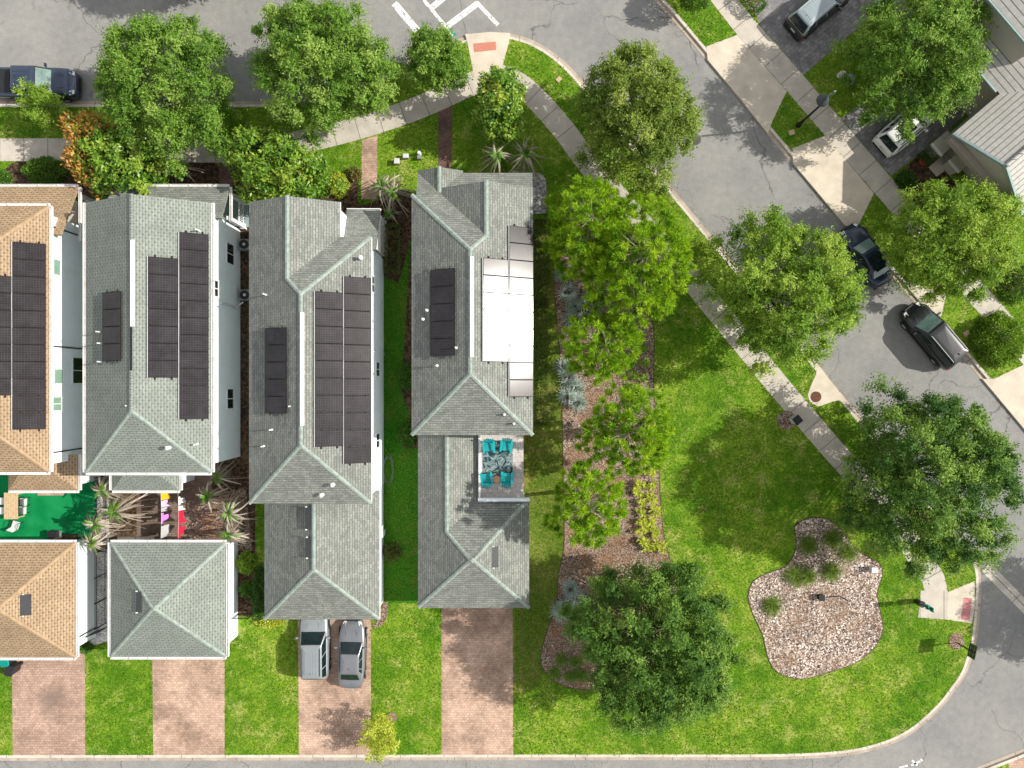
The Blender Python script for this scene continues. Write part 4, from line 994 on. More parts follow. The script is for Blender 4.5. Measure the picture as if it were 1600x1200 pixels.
T8 = [(1350, 635), (1370, 613), (1400, 603), (1440, 606), (1480, 598), (1500, 625), (1548, 643), (1558, 680), (1592, 698), (1607, 740), (1592, 790), (1588, 830), (1583, 872), (1540, 882), (1500, 902), (1460, 907), (1420, 892), (1368, 872), (1343, 830), (1338, 790), (1318, 750), (1330, 735), (1352, 700), (1338, 665)]
T9 = [(888, 960), (903, 930), (940, 918), (955, 888), (985, 868), (1020, 888), (1060, 878), (1100, 898), (1122, 935), (1152, 958), (1167, 1000), (1152, 1042), (1147, 1087), (1110, 1112), (1080, 1132), (1040, 1132), (1015, 1162), (1000, 1142), (965, 1152), (943, 1112), (928, 1080), (923, 1040), (903, 1010)]
tree('oak_tree', 'broad green oak overhanging the street behind the dark blue pickup truck', T1, 8.4, 11, 'oak_leaf', group=OAKS)
tree('oak_tree', 'large double-lobed oak on the top street verge, right of the orange-leaved bush', T2, 8.6, 12, 'oak_leaf', n=125, group=OAKS)
tree('oak_tree', 'small oak beside the crosswalk lines', T3, 5.6, 13, 'oak_leaf', zmid=3.9, zb=1.8, n=75, sep=.36, cr=(.4, .65), twigs=13, tl=11, trunk_r=.10, group=OAKS)
tree('oak_tree', 'olive green oak on the street corner, its lower boughs reaching the pine bed', T4, 8.2, 14, 'olive_oak_leaf', n=118, sep=.56, group=OAKS)
tree('oak_tree', 'large oak over the street kerb left of the dark blue sedan', T5, 8.8, 15, 'bright_oak_leaf', n=115, group=OAKS, tint_sd=.2)
tree('oak_tree', 'oak overhanging the rear of the white car in the top right driveways', T6, 8.2, 16, 'oak_leaf', n=100, zmid=5.5, group=OAKS)
tree('oak_tree', 'light yellow-green oak between the dark blue sedan and the tile-roofed house', T7, 7.6, 17, 'bright_oak_leaf', zmid=5.0, n=100, group=OAKS)
tree('oak_tree', 'very large dark green oak at the right edge above the stone bed', T8, 9.6, 18, 'dark_oak_leaf', zmid=6.0, n=165, sep=.58, fill=150, tint_sd=.26, group=OAKS)
tree('oak_tree', 'dense dark green oak at the bottom of the long mulch bed', T9, 9.4, 19, 'dark_oak_leaf', zmid=6.0, n=165, sep=.58, fill=150, group=OAKS)
# trees outside the frame whose shade falls on the streets
def circ(px, py, r, n=12, s=1): 
    q = np.random.default_rng(s); return [(px + r * q.uniform(.85, 1.12) * math.cos(2 * math.pi * i / n), py + r * q.uniform(.85, 1.12) * math.sin(2 * math.pi * i / n)) for i in range(n)]
tree('oak_tree', 'oak beyond the top edge that shades the street near the dark blue pickup', circ(286, -140, 95, s=3), 7.6, 21, 'oak_leaf', n=90, group=OAKS)
tree('oak_tree', 'oak beyond the right edge that shades the mouth of the bottom lane', circ(1875, 985, 92, s=4), 7.6, 22, 'oak_leaf', n=90, group=OAKS)
# magnolias: big glossy leaves, dense domes
MAG = dict(leaf=(.2, .32), wid=.48, twigs=12, tl=8, droop=.0, spread=1.1, bark='pale_bark', tint_sd=.12)
def orange_tips(root, rng, C, rad):
    s = (C[:, 0] < -1.3) | ((C[:, 0] < -.3) & (C[:, 1] > .7)); Q, rd = C[s], rad[s]; k = len(Q)
    P = (Q[:, None, :] + unit(rng.normal(size=(k, 70, 3)) + np.array([-.3, .1, .9])) * (rd[:, None, None] * rng.uniform(.6, 1.1, (k, 70, 1)))).reshape(-1, 3)
    D = unit(rng.normal(size=P.shape) + np.array([-.2, 0, .3])); L = rng.uniform(.2, .32, len(P))
    V, F = leaves(P, D, L, L * .48, rng); o = np_mesh('orange_leaves', V, F, M['orange_leaf'], root, np.clip(rng.normal(.5, .22, len(P)), 0, 1))
tree('magnolia_tree', 'dense magnolia with orange leaves on its left side, beside the tan house', [(92, 195), (125, 178), (150, 183), (172, 205), (200, 212), (240, 225), (260, 250), (257, 280), (238, 303), (190, 305), (150, 300), (125, 272), (105, 242)], 5.4, 31, 'magnolia_leaf', zmid=3.6, zb=1.0, n=120, sep=.38, cr=(.45, .7), trunk_r=.12, extra=orange_tips, **MAG)
tree('magnolia_tree', 'wide magnolia in front of the house whose driveway holds two cars', [(350, 208), (380, 198), (420, 203), (457, 213), (477, 235), (515, 255), (522, 290), (500, 309), (450, 306), (410, 306), (375, 306), (363, 275), (352, 240)], 5.6, 32, 'magnolia_leaf', zmid=3.8, zb=1.0, n=135, sep=.38, cr=(.45, .7), trunk_r=.12, **MAG)
tree('magnolia_tree', 'compact dark magnolia by the pavement corner, right of the brick path', [(742, 152), (750, 118), (775, 102), (800, 107), (815, 130), (819, 160), (813, 187), (800, 212), (780, 221), (765, 205), (750, 187)], 5.4, 33, 'magnolia_leaf', zmid=3.4, zb=.8, n=75, sep=.32, cr=(.42, .62), trunk_r=.10, **MAG)
# young trees
tree('young_tree', 'small bright green tree beside the dark blue pickup truck', [(25, 135), (50, 130), (75, 142), (98, 160), (104, 178), (90, 192), (72, 200), (52, 200), (42, 185), (38, 165), (28, 150)], 3.9, 41, 'bright_oak_leaf', zmid=2.6, zb=1.0, n=26, sep=.34, cr=(.35, .6), twigs=13, tl=12, leaf=(.12, .22), wid=.3, trunk_r=.05, group='young street trees', spread=1.4)
tree('young_tree', 'young yellow-green tree over the bottom kerb by the two-car driveway', [(566, 1150), (572, 1125), (590, 1115), (608, 1118), (618, 1140), (620, 1160), (612, 1180), (600, 1197), (582, 1198), (570, 1175)], 3.6, 42, 'croton_leaf', zmid=2.4, zb=1.0, n=26, sep=.30, cr=(.32, .5), twigs=11, tl=10, leaf=(.10, .19), wid=.34, trunk_r=.04, group='young street trees', spread=1.3, tint_sd=.2)
# ---------------------------------------------------------------- pines
def pine(label, outline, ztop, seed, n, zmid=4.2, tr=.11, zb=1.6, sep=.33, tuft=(.27, .48), per=95):
    rng = np.random.default_rng(seed); c, Rf = radial(outline, zmid)
    C = clump_centres(rng, Rf, n, zb, ztop, sep, .55, .95)
    root = thing('pine_tree', label, 'tree', (c[0], c[1], LZ), 0, 'pines in the long mulch bed')
    m = MB(); m.tube([(0, 0, -.15), (.05, .02, ztop * .5), (.0, .05, ztop * .97)], [tr * 1.3, tr, .03], 8)
    for q in C:
        if rng.uniform() < .55:
            h = max(zb * .8, q[2] - .25 * np.hypot(q[0], q[1]) - .2); b = Vector((0.03, .02, h)); e = Vector(q)
            mid = b.lerp(e, .5) + Vector((rng.normal() * .08, rng.normal() * .08, -.06)); m.tube([b, mid, e], [.035, .025, .012], 4, False)
    m.build('trunk', M['pale_bark'], root, weld=False, smooth=True)
    k = len(C); ax = C.copy(); ax[:, 2] = .9; ax = unit(ax)
    D = unit(ax[:, None, :] * .75 + unit(rng.normal(size=(k, per, 3))))
    tl = rng.uniform(.0, .34, (k, per, 1))
    P = C[:, None, :] + ax[:, None, :] * (tl - .18) + rng.normal(size=(k, per, 3)) * .03
    L = (rng.uniform(*tuft, (k, 1)) * rng.uniform(.75, 1.15, (k, per))).ravel()
    V, F = leaves(P.reshape(-1, 3), D.reshape(-1, 3), L, np.full(k * per, .05), rng, .3)
    tint = np.clip(.45 + rng.normal(size=(k, 1)) * .16 + rng.normal(size=(k, per)) * .12, 0, 1)
    np_mesh('needles', V, F, M['pine_needle'], root, tint.ravel()); return root
pine('largest pine of the mulch bed, spreading beside the street corner pavement', [(950, 330), (985, 300), (1045, 300), (1066, 350), (1087, 400), (1090, 440), (1062, 472), (1030, 492), (1000, 505), (955, 490), (915, 460), (930, 400), (925, 350)], 9.4, 51, 420, 6.3, .15, 3.0)
pine('pine by the top right corner of the grey roof, above the mulch bed', [(866, 290), (890, 272), (940, 275), (975, 300), (985, 350), (965, 400), (930, 420), (890, 425), (868, 400), (862, 340)], 8.4, 52, 270, 6.0, .12, 3.2)
pine('bright small pine leaning over the silvery palmettos', [(888, 500), (920, 488), (960, 497), (1000, 515), (1000, 555), (965, 592), (925, 595), (890, 570)], 6.4, 53, 160, 4.4, .09, 2.4)
pine('pine in the middle of the mulch bed, level with the roof deck', [(908, 690), (922, 655), (940, 620), (985, 605), (1032, 618), (1050, 660), (1048, 700), (1032, 732), (990, 742), (948, 727)], 7.9, 54, 190, 5.8, .12, 3.8)
pine('lowest pine of the mulch bed, left of the yellow-green shrub row', [(856, 825), (878, 780), (893, 740), (930, 722), (967, 743), (980, 785), (972, 822), (945, 852), (900, 850), (872, 845)], 9.2, 55, 155, 7.0, .12, 4.6)
# ---------------------------------------------------------------- fans, fronds, rosettes
def blades(mb_lists, base, dirs, length, width, droop, rng, seg=4):
    """curved tapering blades, returns V, F arrays"""
    V = []; F = []; n0 = 0
    for d, L, w, dr, b in zip(dirs, length, width, droop, base):
        d = Vector(d); s = d.cross(Vector((0, 0, 1)))
        s = (s.normalized() if s.length > .01 else Vector((1, 0, 0))) * (w / 2)
        for i in range(seg + 1):
            t = i / seg; p = Vector(b) + d * (L * t) - Vector((0, 0, dr * L * t * t)); k = (1 - t * .92)
            V += [p - s * k, p + s * k]
        for i in range(seg): a = n0 + 2 * i; F.append((a, a + 1, a + 3, a + 2))
        n0 += 2 * (seg + 1)
    return np.array([tuple(v) for v in V]), np.array(F)
def tuft_mesh(name, mat, parent, rng, n, L, w, up=(.3, 1.0), droop=(.2, .7), spread=.05, tint=(.5, .18), seg=4, z=0.0):
    az = rng.uniform(0, 2 * np.pi, n); el = rng.uniform(*up, n)
    dirs = np.stack([np.cos(az) * np.cos(el), np.sin(az) * np.cos(el), np.sin(el)], 1)
    V, F = blades(None, np.stack([rng.normal(0, spread, n), rng.normal(0, spread, n), np.full(n, z)], 1), dirs, rng.uniform(L * .6, L * 1.1, n), rng.uniform(w * .7, w * 1.2, n), rng.uniform(*droop, n), rng, seg)
    tn = np.repeat(np.clip(rng.normal(tint[0], tint[1], n), 0, 1), seg)
    return np_mesh(name, V, F, M[mat], parent, tn)
def frond_mesh(name, mat, parent, rng, n, L, el, droop, z, width=.3, tint=(.5, .2), leaflets=15, az=None):
    """feather fronds: a bent midrib with paired leaflets"""
    V = []; F = []; TN = []; n0 = 0
    for i in range(n):
        a = rng.uniform(0, 2 * np.pi) if az is None else az[i]; e = rng.uniform(*el); ln = L * rng.uniform(.75, 1.1); dr = rng.uniform(*droop)
        d = Vector((math.cos(a) * math.cos(e), math.sin(a) * math.cos(e), math.sin(e))); side0 = Vector((-math.sin(a), math.cos(a), 0))
        tw = rng.normal(0, .5); pts = []
        for j in range(9):
            t = j / 8; pts.append(Vector((0, 0, z)) + d * (ln * t) + side0 * (tw * ln * t * t * .6) - Vector((0, 0, dr * ln * t * t)))
        tn = float(np.clip(rng.normal(*tint), 0, 1))
        for j in range(8):
            s = side0 * .022; V += [pts[j] - s, pts[j] + s, pts[j + 1] + s, pts[j + 1] - s]; F.append((n0, n0 + 1, n0 + 2, n0 + 3)); n0 += 4; TN.append(tn)
        for j in range(leaflets):
            t = .15 + .83 * j / (leaflets - 1); f = t * 8; k = min(7, int(f)); p = pts[k].lerp(pts[k + 1], f - k); tg = (pts[k + 1] - pts[k]).normalized()
            wl = width * math.sin(math.pi * (.12 + .8 * t)) * rng.uniform(.8, 1.15)
            for sg in (-1, 1):
                q = p + (side0 * sg * .8 + tg * .6 + Vector((0, 0, -.25))).normalized() * wl; b = tg * .03
                V += [p - b, p + b, q + b * .4, q - b * .4]; F.append((n0, n0 + 1, n0 + 2, n0 + 3)); n0 += 4; TN.append(float(np.clip(tn + rng.normal(0, .08), 0, 1)))
    return np_mesh(name, np.array([tuple(v) for v in V]), np.array(F), M[mat], parent, np.array(TN))
def palm(label, px, py, h, seed, green=12, dead=14, L=1.25, group='shaggy palms with dry fronds', gcol=1.0):
    rng = np.random.default_rng(seed); x, y = W(px, py, h)
    r = thing('palm_tree', label, 'palm', (x, y, LZ), 0, group)
    hz = h - LZ
    m = MB(); m.tube([(0, 0, -.1), (.03, -.02, hz * .5), (0, 0, hz)], [.15, .11, .10], 8); m.build('trunk', M['pale_bark'], r, smooth=True)
    if dead: frond_mesh('dry_fronds', 'dry_frond', r, rng, int(dead * 2.0), L * 1.2, (-.3, .9), (.7, 2.0), hz - .08, .095, leaflets=24, tint=(.45, .24))
    if green: frond_mesh('green_fronds', 'palm_leaf', r, rng, green, L * .62 * gcol, (.15, 1.25), (.3, .9), hz, .12, (.6, .2), leaflets=18)
    return r
palm('shaggy palm at the back fence between the two yards, nearest the tan house wall', 158, 766, 2.9, 61, 8, 16)
palm('shaggy palm standing mid fence, right of the green turf', 178, 800, 3.2, 62, 11, 20, 1.5)
palm('shaggy palm at the edge of the green turf, third along the fence from the houses', 148, 818, 3.0, 63, 9, 16, 1.3)
palm('shaggy palm at the corner of the tan garage, lowest along the fence', 143, 848, 2.9, 64, 12, 15, 1.15)
palm('palm against the back wall of the sage house, uppermost right of the clothesline', 338, 746, 2.7, 65, 10, 12, 1.15)
palm('palm with green crown nearest the red clothes line', 323, 776, 2.7, 66, 14, 10, 1.2)
palm('palm beside the eave of the grey house, right of the clothesline yard', 356, 803, 2.9, 67, 12, 18, 1.35)
palm('palm at the top right corner of the sage garage roof', 357, 836, 2.8, 68, 12, 15, 1.15)
palm('dried palm in front of the porch, left of the pink brick path end', 596, 292, 2.4, 69, 10, 14, 1.2)
palm('palm with bright green heart between the two grey houses', 614, 300, 2.6, 70, 13, 16, 1.25)
palm('small green palm at the porch corner by the low hedge', 606, 334, 1.6, 71, 14, 4, .9)
palm('palm in front of the right-end house, left of its neighbour palm', 776, 243, 2.6, 72, 12, 12, 1.2)
palm('palm in front of the right-end house, nearest the compact magnolia and stone patio', 822, 240, 2.6, 73, 12, 18, 1.35)
palm('low green palm beside the orange-leaved magnolia', 281, 262, 1.9, 74, 16, 5, 1.15)
def palmetto(label, spots, seed):
    rng = np.random.default_rng(seed); X = np.array([W(a, b, .9) for a, b in spots]); c = X.mean(0)
    r = thing('palmetto_bush', label, 'shrub', (c[0], c[1], LZ), 0, 'silvery palmettos in the mulch bed')
    VV = []; FF = []; TT = []; n0 = 0
    for x, y in X - c:
        for i in range(11):
            az = rng.uniform(0, 2 * np.pi); el = rng.uniform(.35, 1.4); ln = rng.uniform(.2, .55)
            d = np.array([math.cos(az) * math.cos(el), math.sin(az) * math.cos(el), math.sin(el)]); hub = np.array([x, y, .1]) + d * ln
            nb_ = 9; ang = np.linspace(-1.9, 1.9, nb_); s = np.array([-math.sin(az), math.cos(az), 0.0]); f = unit(d * .75 + np.array([0, 0, -.12]))
            dirs = [f * math.cos(a_) + s * math.sin(a_) + np.array([0, 0, .12]) for a_ in ang]
            V, F = blades(None, [hub] * nb_, dirs, rng.uniform(.5, .75, nb_), [.075] * nb_, rng.uniform(.05, .35, nb_), rng, 2)
            VV.append(V); FF.append(F + n0); n0 += len(V); tn = float(np.clip(rng.normal(.5, .28), 0, 1)); TT += [min(1, max(0, tn + rng.normal(0, .1)))] * len(F)
            V, F = blades(None, [[x, y, .05]], [d], [ln], [.03], [0], rng, 1); VV.append(V); FF.append(F + n0); n0 += len(V); TT += [.3]
    np_mesh('fan_leaves', np.concatenate(VV), np.concatenate(FF), M['palmetto_leaf'], r, np.array(TT))
    m = MB(); 
    for x, y in X - c: m.tube([(x, y, -.1), (x, y, .16)], [.12, .08], 7)
    m.build('stem', M['bark'], r, weld=False)
palmetto('silvery palmetto clump below the largest pines, beside the bed edge', [(882, 430), (890, 455), (900, 478), (920, 470), (935, 492), (912, 500), (890, 500)], 81)
palmetto('silvery palmetto clump level with the bright solar panels', [(880, 572), (890, 590), (900, 606), (888, 622), (905, 630)], 82)
palmetto('silvery palmetto clump at the bottom of the bed beside the large dark oak', [(892, 925), (885, 945), (902, 938), (880, 960)], 83)
# ---------------------------------------------------------------- shrubs and hedges
def shrub_leaves(rng, n, box=None, rad=None, L=(.10, .17), wid=.55):
    if rad is not None:
        d = unit(rng.normal(size=(n, 3))); d[:, 2] = np.abs(d[:, 2]); r = rng.uniform(.55, 1.0, (n, 1)) ** .5
        lump = 1 + .12 * np.sin(d[:, :1] * 7 + 1) * np.cos(d[:, 1:2] * 6) ; P = d * r * lump * np.array(rad)
    else:
        P = rng.uniform(-.5, .5, (n, 3)); k = rng.integers(0, 5, n); 
        P[k == 0, 2] = .5; P[k == 1, 0] = .5; P[k == 2, 0] = -.5; P[k == 3, 1] = .5; P[k == 4, 1] = -.5
        top = rng.uniform(size=n) < .5; P[top, 2] = .5
        d = unit(P * np.array([1, 1, 1.6]) + rng.normal(size=P.shape) * .05); P = P * np.array(box); P[:, 2] += box[2] / 2; P += rng.normal(size=P.shape) * .05
    D = unit(d * .6 + rng.normal(size=P.shape) * .8); ln = rng.uniform(*L, n)
    return leaves(P, D, ln, ln * wid, rng, .5)
def shrub(label, px, py, rad, seed, mat='hedge_leaf', n=2600, group=None, name='shrub', L=(.10, .17), z=None, trunk=0.0, cat='shrub', tint=(.5, .2)):
    rng = np.random.default_rng(seed); zc = (rad[2] * .6 if z is None else z); x, y = W(px, py, zc)
    r = thing(name, label, cat, (x, y, LZ), 0, group)
    V, F = shrub_leaves(rng, n, rad=rad, L=L)
    if trunk: V[:, 2] = V[:, 2] + 0; V = V + np.array([0, 0, trunk])
    np_mesh('foliage', V, F, M[mat], r, np.clip(rng.normal(*tint, len(F)), 0, 1))
    m = MB(); m.tube([(0, 0, -.05), (0, 0, max(.2, trunk + rad[2] * .5))], [.05 if trunk else .04, .03], 7)
    for k in range(7): a = k * .9; m.tube([(0, 0, trunk + .05), (rad[0] * .5 * math.cos(a), rad[1] * .5 * math.sin(a), trunk + rad[2] * .55)], [.03, .012], 5)
    m.build('stem', M['bark'], r, weld=False); return r
def hedge(label, px0, py0, px1, py1, h, seed, mat='hedge_leaf', dens=260, rz=0.0, size=None, L=(.09, .15), tint=(.5, .2)):
    rng = np.random.default_rng(seed); a, b = W(px0, py0, h), W(px1, py1, h)
    c = ((a[0] + b[0]) / 2, (a[1] + b[1]) / 2); s = size or (abs(b[0] - a[0]), abs(b[1] - a[1]))
    r = thing('hedge', label, 'hedge', (c[0], c[1], LZ), rz)
    n = int(dens * (s[0] * s[1] + 2 * h * (s[0] + s[1])))
    V, F = shrub_leaves(rng, n, box=(s[0], s[1], h - LZ), L=L)
    np_mesh('foliage', V, F, M[mat], r, np.clip(rng.normal(*tint, len(F)), 0, 1))
    m = MB()
    for k in range(max(2, int(max(s) / .6))):
        t = (k + .5) / max(2, int(max(s) / .6)) - .5; p = (0, s[1] * t) if s[1] > s[0] else (s[0] * t, 0)
        m.tube([(p[0], p[1], -.05), (p[0], p[1], h * .6)], [.035, .02], 6)
        for q in range(4): m.tube([(p[0], p[1], h * .25), (p[0] + rng.normal() * min(s) * .25, p[1] + rng.normal() * min(s) * .25, h * .8)], [.02, .01], 4)
    m.build('stems', M['bark'], r, weld=False); return r
hedge('long low reddish-green hedge along the right wall of the right-end house', 836, 345, 853, 470, .7, 91, 'red_hedge_leaf')
hedge('long low hedge beside the bright solar panels, greener at its lower end', 837, 478, 854, 662, .7, 92, 'red_hedge_leaf', tint=(.4, .18))
hedge('low olive hedge between the two grey houses, below the palms', 603, 352, 623, 423, .6, 93, 'olive_shrub_leaf')
hedge('clipped green hedge at the top edge beside the paved driveway', 1166, -14, 1192, 14, .9, 94, 'hedge_leaf', rz=R(-49), size=(1.5, .8))
hedge('dark green low hedge beside the red flower pot, across the street', 1443, 247, 1472, 228, .8, 95, 'hedge_leaf', rz=R(40), size=(1.35, .75), tint=(.25, .15))
shrub('round clipped green bush at the right edge beside the black minivan', 1567, 530, (1.85, 1.85, 1.7), 101, 'bright_oak_leaf', 9000, L=(.12, .2), tint=(.32, .2))
shrub('boxy green shrub against the grey house wall, upper one of two', 634, 588, (.48, .95, .9), 102, n=2400)
shrub('boxy green shrub at the corner of the roof deck house, lower one of two', 636, 680, (.62, .88, .9), 103, n=2600)
shrub('spiky bronze plant beside the wall of the two-car house', 611, 862, (.5, .5, .5), 104, 'olive_shrub_leaf', 700, L=(.2, .34))
shrub('low dark feathery shrub in front of the tan house', 67, 266, (1.55, 1.0, 1.1), 105, 'oak_leaf', 4200, tint=(.25, .18))
shrub('small round bush at the left edge in front of the tan house', 4, 278, (.55, .55, .6), 106, n=1200)
shrub('yellowish loose shrub at the right end of the wide magnolia', 527, 288, (.75, .9, .9), 107, 'croton_leaf', 1600, tint=(.25, .2))
shrub('pale variegated shrub at the left corner of the two-car driveway', 420, 972, (1.0, .38, .5), 108, 'croton_leaf', 1500, tint=(.5, .3))
shrub('dark shrub column between sage garage and grey garage', 404, 930, (.5, 2.0, .9), 109, 'hedge_leaf', 4200, tint=(.2, .15))
shrub('leafy shrub in the narrow strip right of the sage garage', 384, 880, (.65, .8, .9), 110, 'bright_oak_leaf', 1800)
shrub('small leafy shrub near the brown gate by the sage garage', 385, 922, (.55, .5, .7), 111, 'hedge_leaf', 1500)
shrub('low shrub at the corner of the tan driveway, in the gravel', 133, 1012, (.5, .4, .5), 112, 'hedge_leaf', 900)
shrub('dark green bush beside the street oak and tile-roofed house path', 1417, 281, (.62, .62, .8), 113, 'hedge_leaf', 1800, tint=(.2, .15))
shrub('shrubby red-leaved plant left of the pink brick path', 553, 272, (.5, .5, .55), 114, 'red_hedge_leaf', 1000, tint=(.75, .25))
shrub('loose dark shrub at the right edge under the yellow-green oak', 1590, 440, (1.3, 1.5, 1.2), 115, 'oak_leaf', 3600, tint=(.3, .2))
shrub('ball-topped lollipop tree at the top edge by the street kerb', 1089, -20, (1.3, 1.3, 1.3), 116, 'oak_leaf', 6500, name='topiary_tree', z=2.5, trunk=1.5, cat='tree', tint=(.35, .2))
# yellow-green shrub row along the bed edge: every plant its own
ORD = ['first', 'second', 'third', 'fourth', 'fifth', 'sixth', 'seventh', 'eighth', 'ninth', 'tenth', 'eleventh', 'twelfth']
def croton(label, px, py, s, seed, mat='croton_leaf', group='yellow-green shrubs along the mulch bed edge'):
    rng = np.random.default_rng(seed); x, y = W(px, py, .4)
    r = thing('croton_shrub', label, 'shrub', (x, y, LZ), 0, group)
    V = []; F = []; TT = []; n0 = 0
    for k in range(7):
        a = rng.uniform(0, 6.28); q = rng.uniform(0, .3) * s; n = 17
        az = rng.uniform(0, 6.28, n); el = rng.uniform(.1, 1.2, n); dirs = np.stack([np.cos(az) * np.cos(el), np.sin(az) * np.cos(el), np.sin(el)], 1)
        v, f = blades(None, [[q * math.cos(a), q * math.sin(a), .22 + rng.uniform(0, .22)]] * n, dirs, rng.uniform(.16, .30, n) * s, [.10] * n, rng.uniform(.1, .5, n), rng, 2)
        V.append(v); F.append(f + n0); n0 += len(v); TT.append(np.repeat(np.clip(rng.normal(.55, .2, n), 0, 1), 2))
    np_mesh('foliage', np.concatenate(V), np.concatenate(F), M[mat], r, np.concatenate(TT))
    m = MB()
    for k in range(5): m.tube([(0, 0, -.05), (.2 * math.cos(k * 1.3), .2 * math.sin(k * 1.3), .4)], [.03, .012], 5)
    m.build('stem', M['bark'], r, weld=False)
LR = [(998, 757), (997, 772), (1003, 786), (1002, 800), (1005, 814), (1003, 829), (1003, 848), (1012, 852)]
RR = [(1017, 739), (1018, 760), (1019, 777), (1021, 798), (1018, 816), (1025, 830), (1026, 849), (1033, 854)]
for i, (a, b) in enumerate(LR): croton(f'yellow-green shrub, {ORD[i]} from the top in the left file of the bed-edge row', a, b, 1.4, 200 + i)
for i, (a, b) in enumerate(RR): croton(f'yellow-green shrub, {ORD[i]} from the top in the right file of the bed-edge row', a, b, 1.4, 220 + i)
UP = [(994, 530), (1006, 545), (990, 560), (1008, 567), (988, 583), (1006, 590), (990, 606), (1008, 612), (992, 625), (1006, 632)]
for i, (a, b) in enumerate(UP): croton(f'small yellow-green shrub between the pines by the bed edge, {ORD[i]} from the top', a, b, 1.15, 240 + i, 'bright_oak_leaf')
# ornamental grasses
def grass_clump(label, px, py, s, seed, mat='grass_blade', group='ornamental grass clumps in the stone bed'):
    rng = np.random.default_rng(seed); x, y = W(px, py, .3)
    r = thing('grass_clump', label, 'ornamental grass', (x, y, LZ + .02), 0, group)
    tuft_mesh('blades', mat, r, rng, 420, 1.55 * s, .032, (.15, 1.35), (.35, 1.0), .13 * s)
for i, (a, b, s, t) in enumerate(((1263, 852, 1.0, 'uppermost left in the neck of the stone bed'), (1302, 843, 1.0, 'uppermost right in the neck of the stone bed'), (1325, 863, .95, 'beside the right rim of the stone bed neck'), (1243, 900, 1.05, 'left of the pair in the middle of the stone bed'), (1262, 902, .85, 'right of the pair in the middle of the stone bed'), (1299, 893, .95, 'below the neck, beside the pale utility box'), (1206, 947, .9, 'alone at the left rim of the stone bed'))):
    grass_clump('ornamental grass clump ' + t, a, b, s, 300 + i)
for i, (a, b) in enumerate(((877, 1032), (899, 1035), (866, 1053), (891, 1058), (908, 1056))):
    grass_clump(f'small dark grass clump, {ORD[i]} of five at the lower end of the mulch bed', a, b, .55, 320 + i, 'oak_leaf', 'small grass clumps under the large dark oak')
# lawn blades: a sheet of short grass over the lawns
def inside(P, poly):
    x, y = P[:, 0], P[:, 1]; res = np.zeros(len(P), bool); q = np.array(poly); n = len(q)
    for i in range(n):
        a, b = q[i], q[i - 1]
        c = ((a[1] > y) != (b[1] > y)); res ^= c & (x < (b[0] - a[0]) * (y - a[1]) / (b[1] - a[1] + 1e-12) + a[0])
    return res
rng = np.random.default_rng(5)
N = 420000
P = np.stack([rng.uniform(-37.5, 37.5, N), rng.uniform(-27.5, 27.5, N)], 1)
keep = inside(P, BLOCK) | inside(P, BLOCK2) | inside(P, BLOCK3)
P = P[keep]
for e in EXCL:
    q = np.array(e); lo, hi = q.min(0), q.max(0); bb = (P[:, 0] > lo[0]) & (P[:, 0] < hi[0]) & (P[:, 1] > lo[1]) & (P[:, 1] < hi[1])
    s = np.zeros(len(P), bool); s[bb] = inside(P[bb], e); P = P[~s]
for e in (rect(-36.9, -18, -29.3, 13.2), rect(-26.4, -18, -18.9, 13.2), rect(-16.2, -15.8, -9.0, 11.5), rect(-6.2, -15, 1.3, 14)):
    P = P[~inside(P, e)]
# clumpy density
dn = np.sin(P[:, 0] * 1.7 + np.sin(P[:, 1] * 1.1)) * np.cos(P[:, 1] * 1.9 + np.sin(P[:, 0] * .7)); P = P[rng.uniform(-1.6, 1, len(P)) < dn]
n = len(P); az = rng.uniform(0, 2 * np.pi, n); ln = rng.uniform(.07, .15, n); h = rng.uniform(.03, .085, n); w = rng.uniform(.02, .04, n)
B = np.stack([P[:, 0], P[:, 1], np.full(n, LZ)], 1); Sd = np.stack([-np.sin(az), np.cos(az), np.zeros(n)], 1) * w[:, None]
Tp = B + np.stack([np.cos(az) * ln, np.sin(az) * ln, h], 1)
V = np.stack([B - Sd, B + Sd, Tp], 1).reshape(-1, 3)
tn = np.clip(.5 + .22 * np.sin(P[:, 0] * .45 + 1) * np.cos(P[:, 1] * .38) + rng.normal(0, .2, n), 0, 1)
g = np_mesh('grass', V, np.arange(n * 3).reshape(-1, 3), M['lawn_blade'], None, tn); g['kind'] = 'stuff'

# fallen leaves gathered along the gutters
rng = np.random.default_rng(77); pts = []
for line_, sgn in ((c1, 1), (c2, -1)):
    q = np.array(line_); k = rng.integers(0, len(q) - 1, 2600); t = rng.uniform(0, 1, (2600, 1)); a_ = q[k] * (1 - t) + q[k + 1] * t; d_ = unit(q[k + 1] - q[k]); nrm = np.stack([-d_[:, 1], d_[:, 0]], 1) * sgn
    off = np.abs(rng.normal(0, .35, 2600))[:, None]; w_ = (np.sin(k * .37) + np.sin(k * .11 + 1)) > -.2
    pts.append((a_ + nrm * (off - .05))[w_])
P = np.concatenate(pts); n = len(P); P = np.concatenate([P, np.full((n, 1), .019)], 1)
az = rng.uniform(0, 6.28, n); D = np.stack([np.cos(az), np.sin(az), rng.uniform(0, .12, n)], 1); L = rng.uniform(.03, .085, n)
V, F = leaves(P, D, L, L * .5, rng, .97); lf = np_mesh('fallen_leaves', V, F, M['litter_leaf'], None, rng.uniform(0, 1, n)); lf['kind'] = 'stuff'
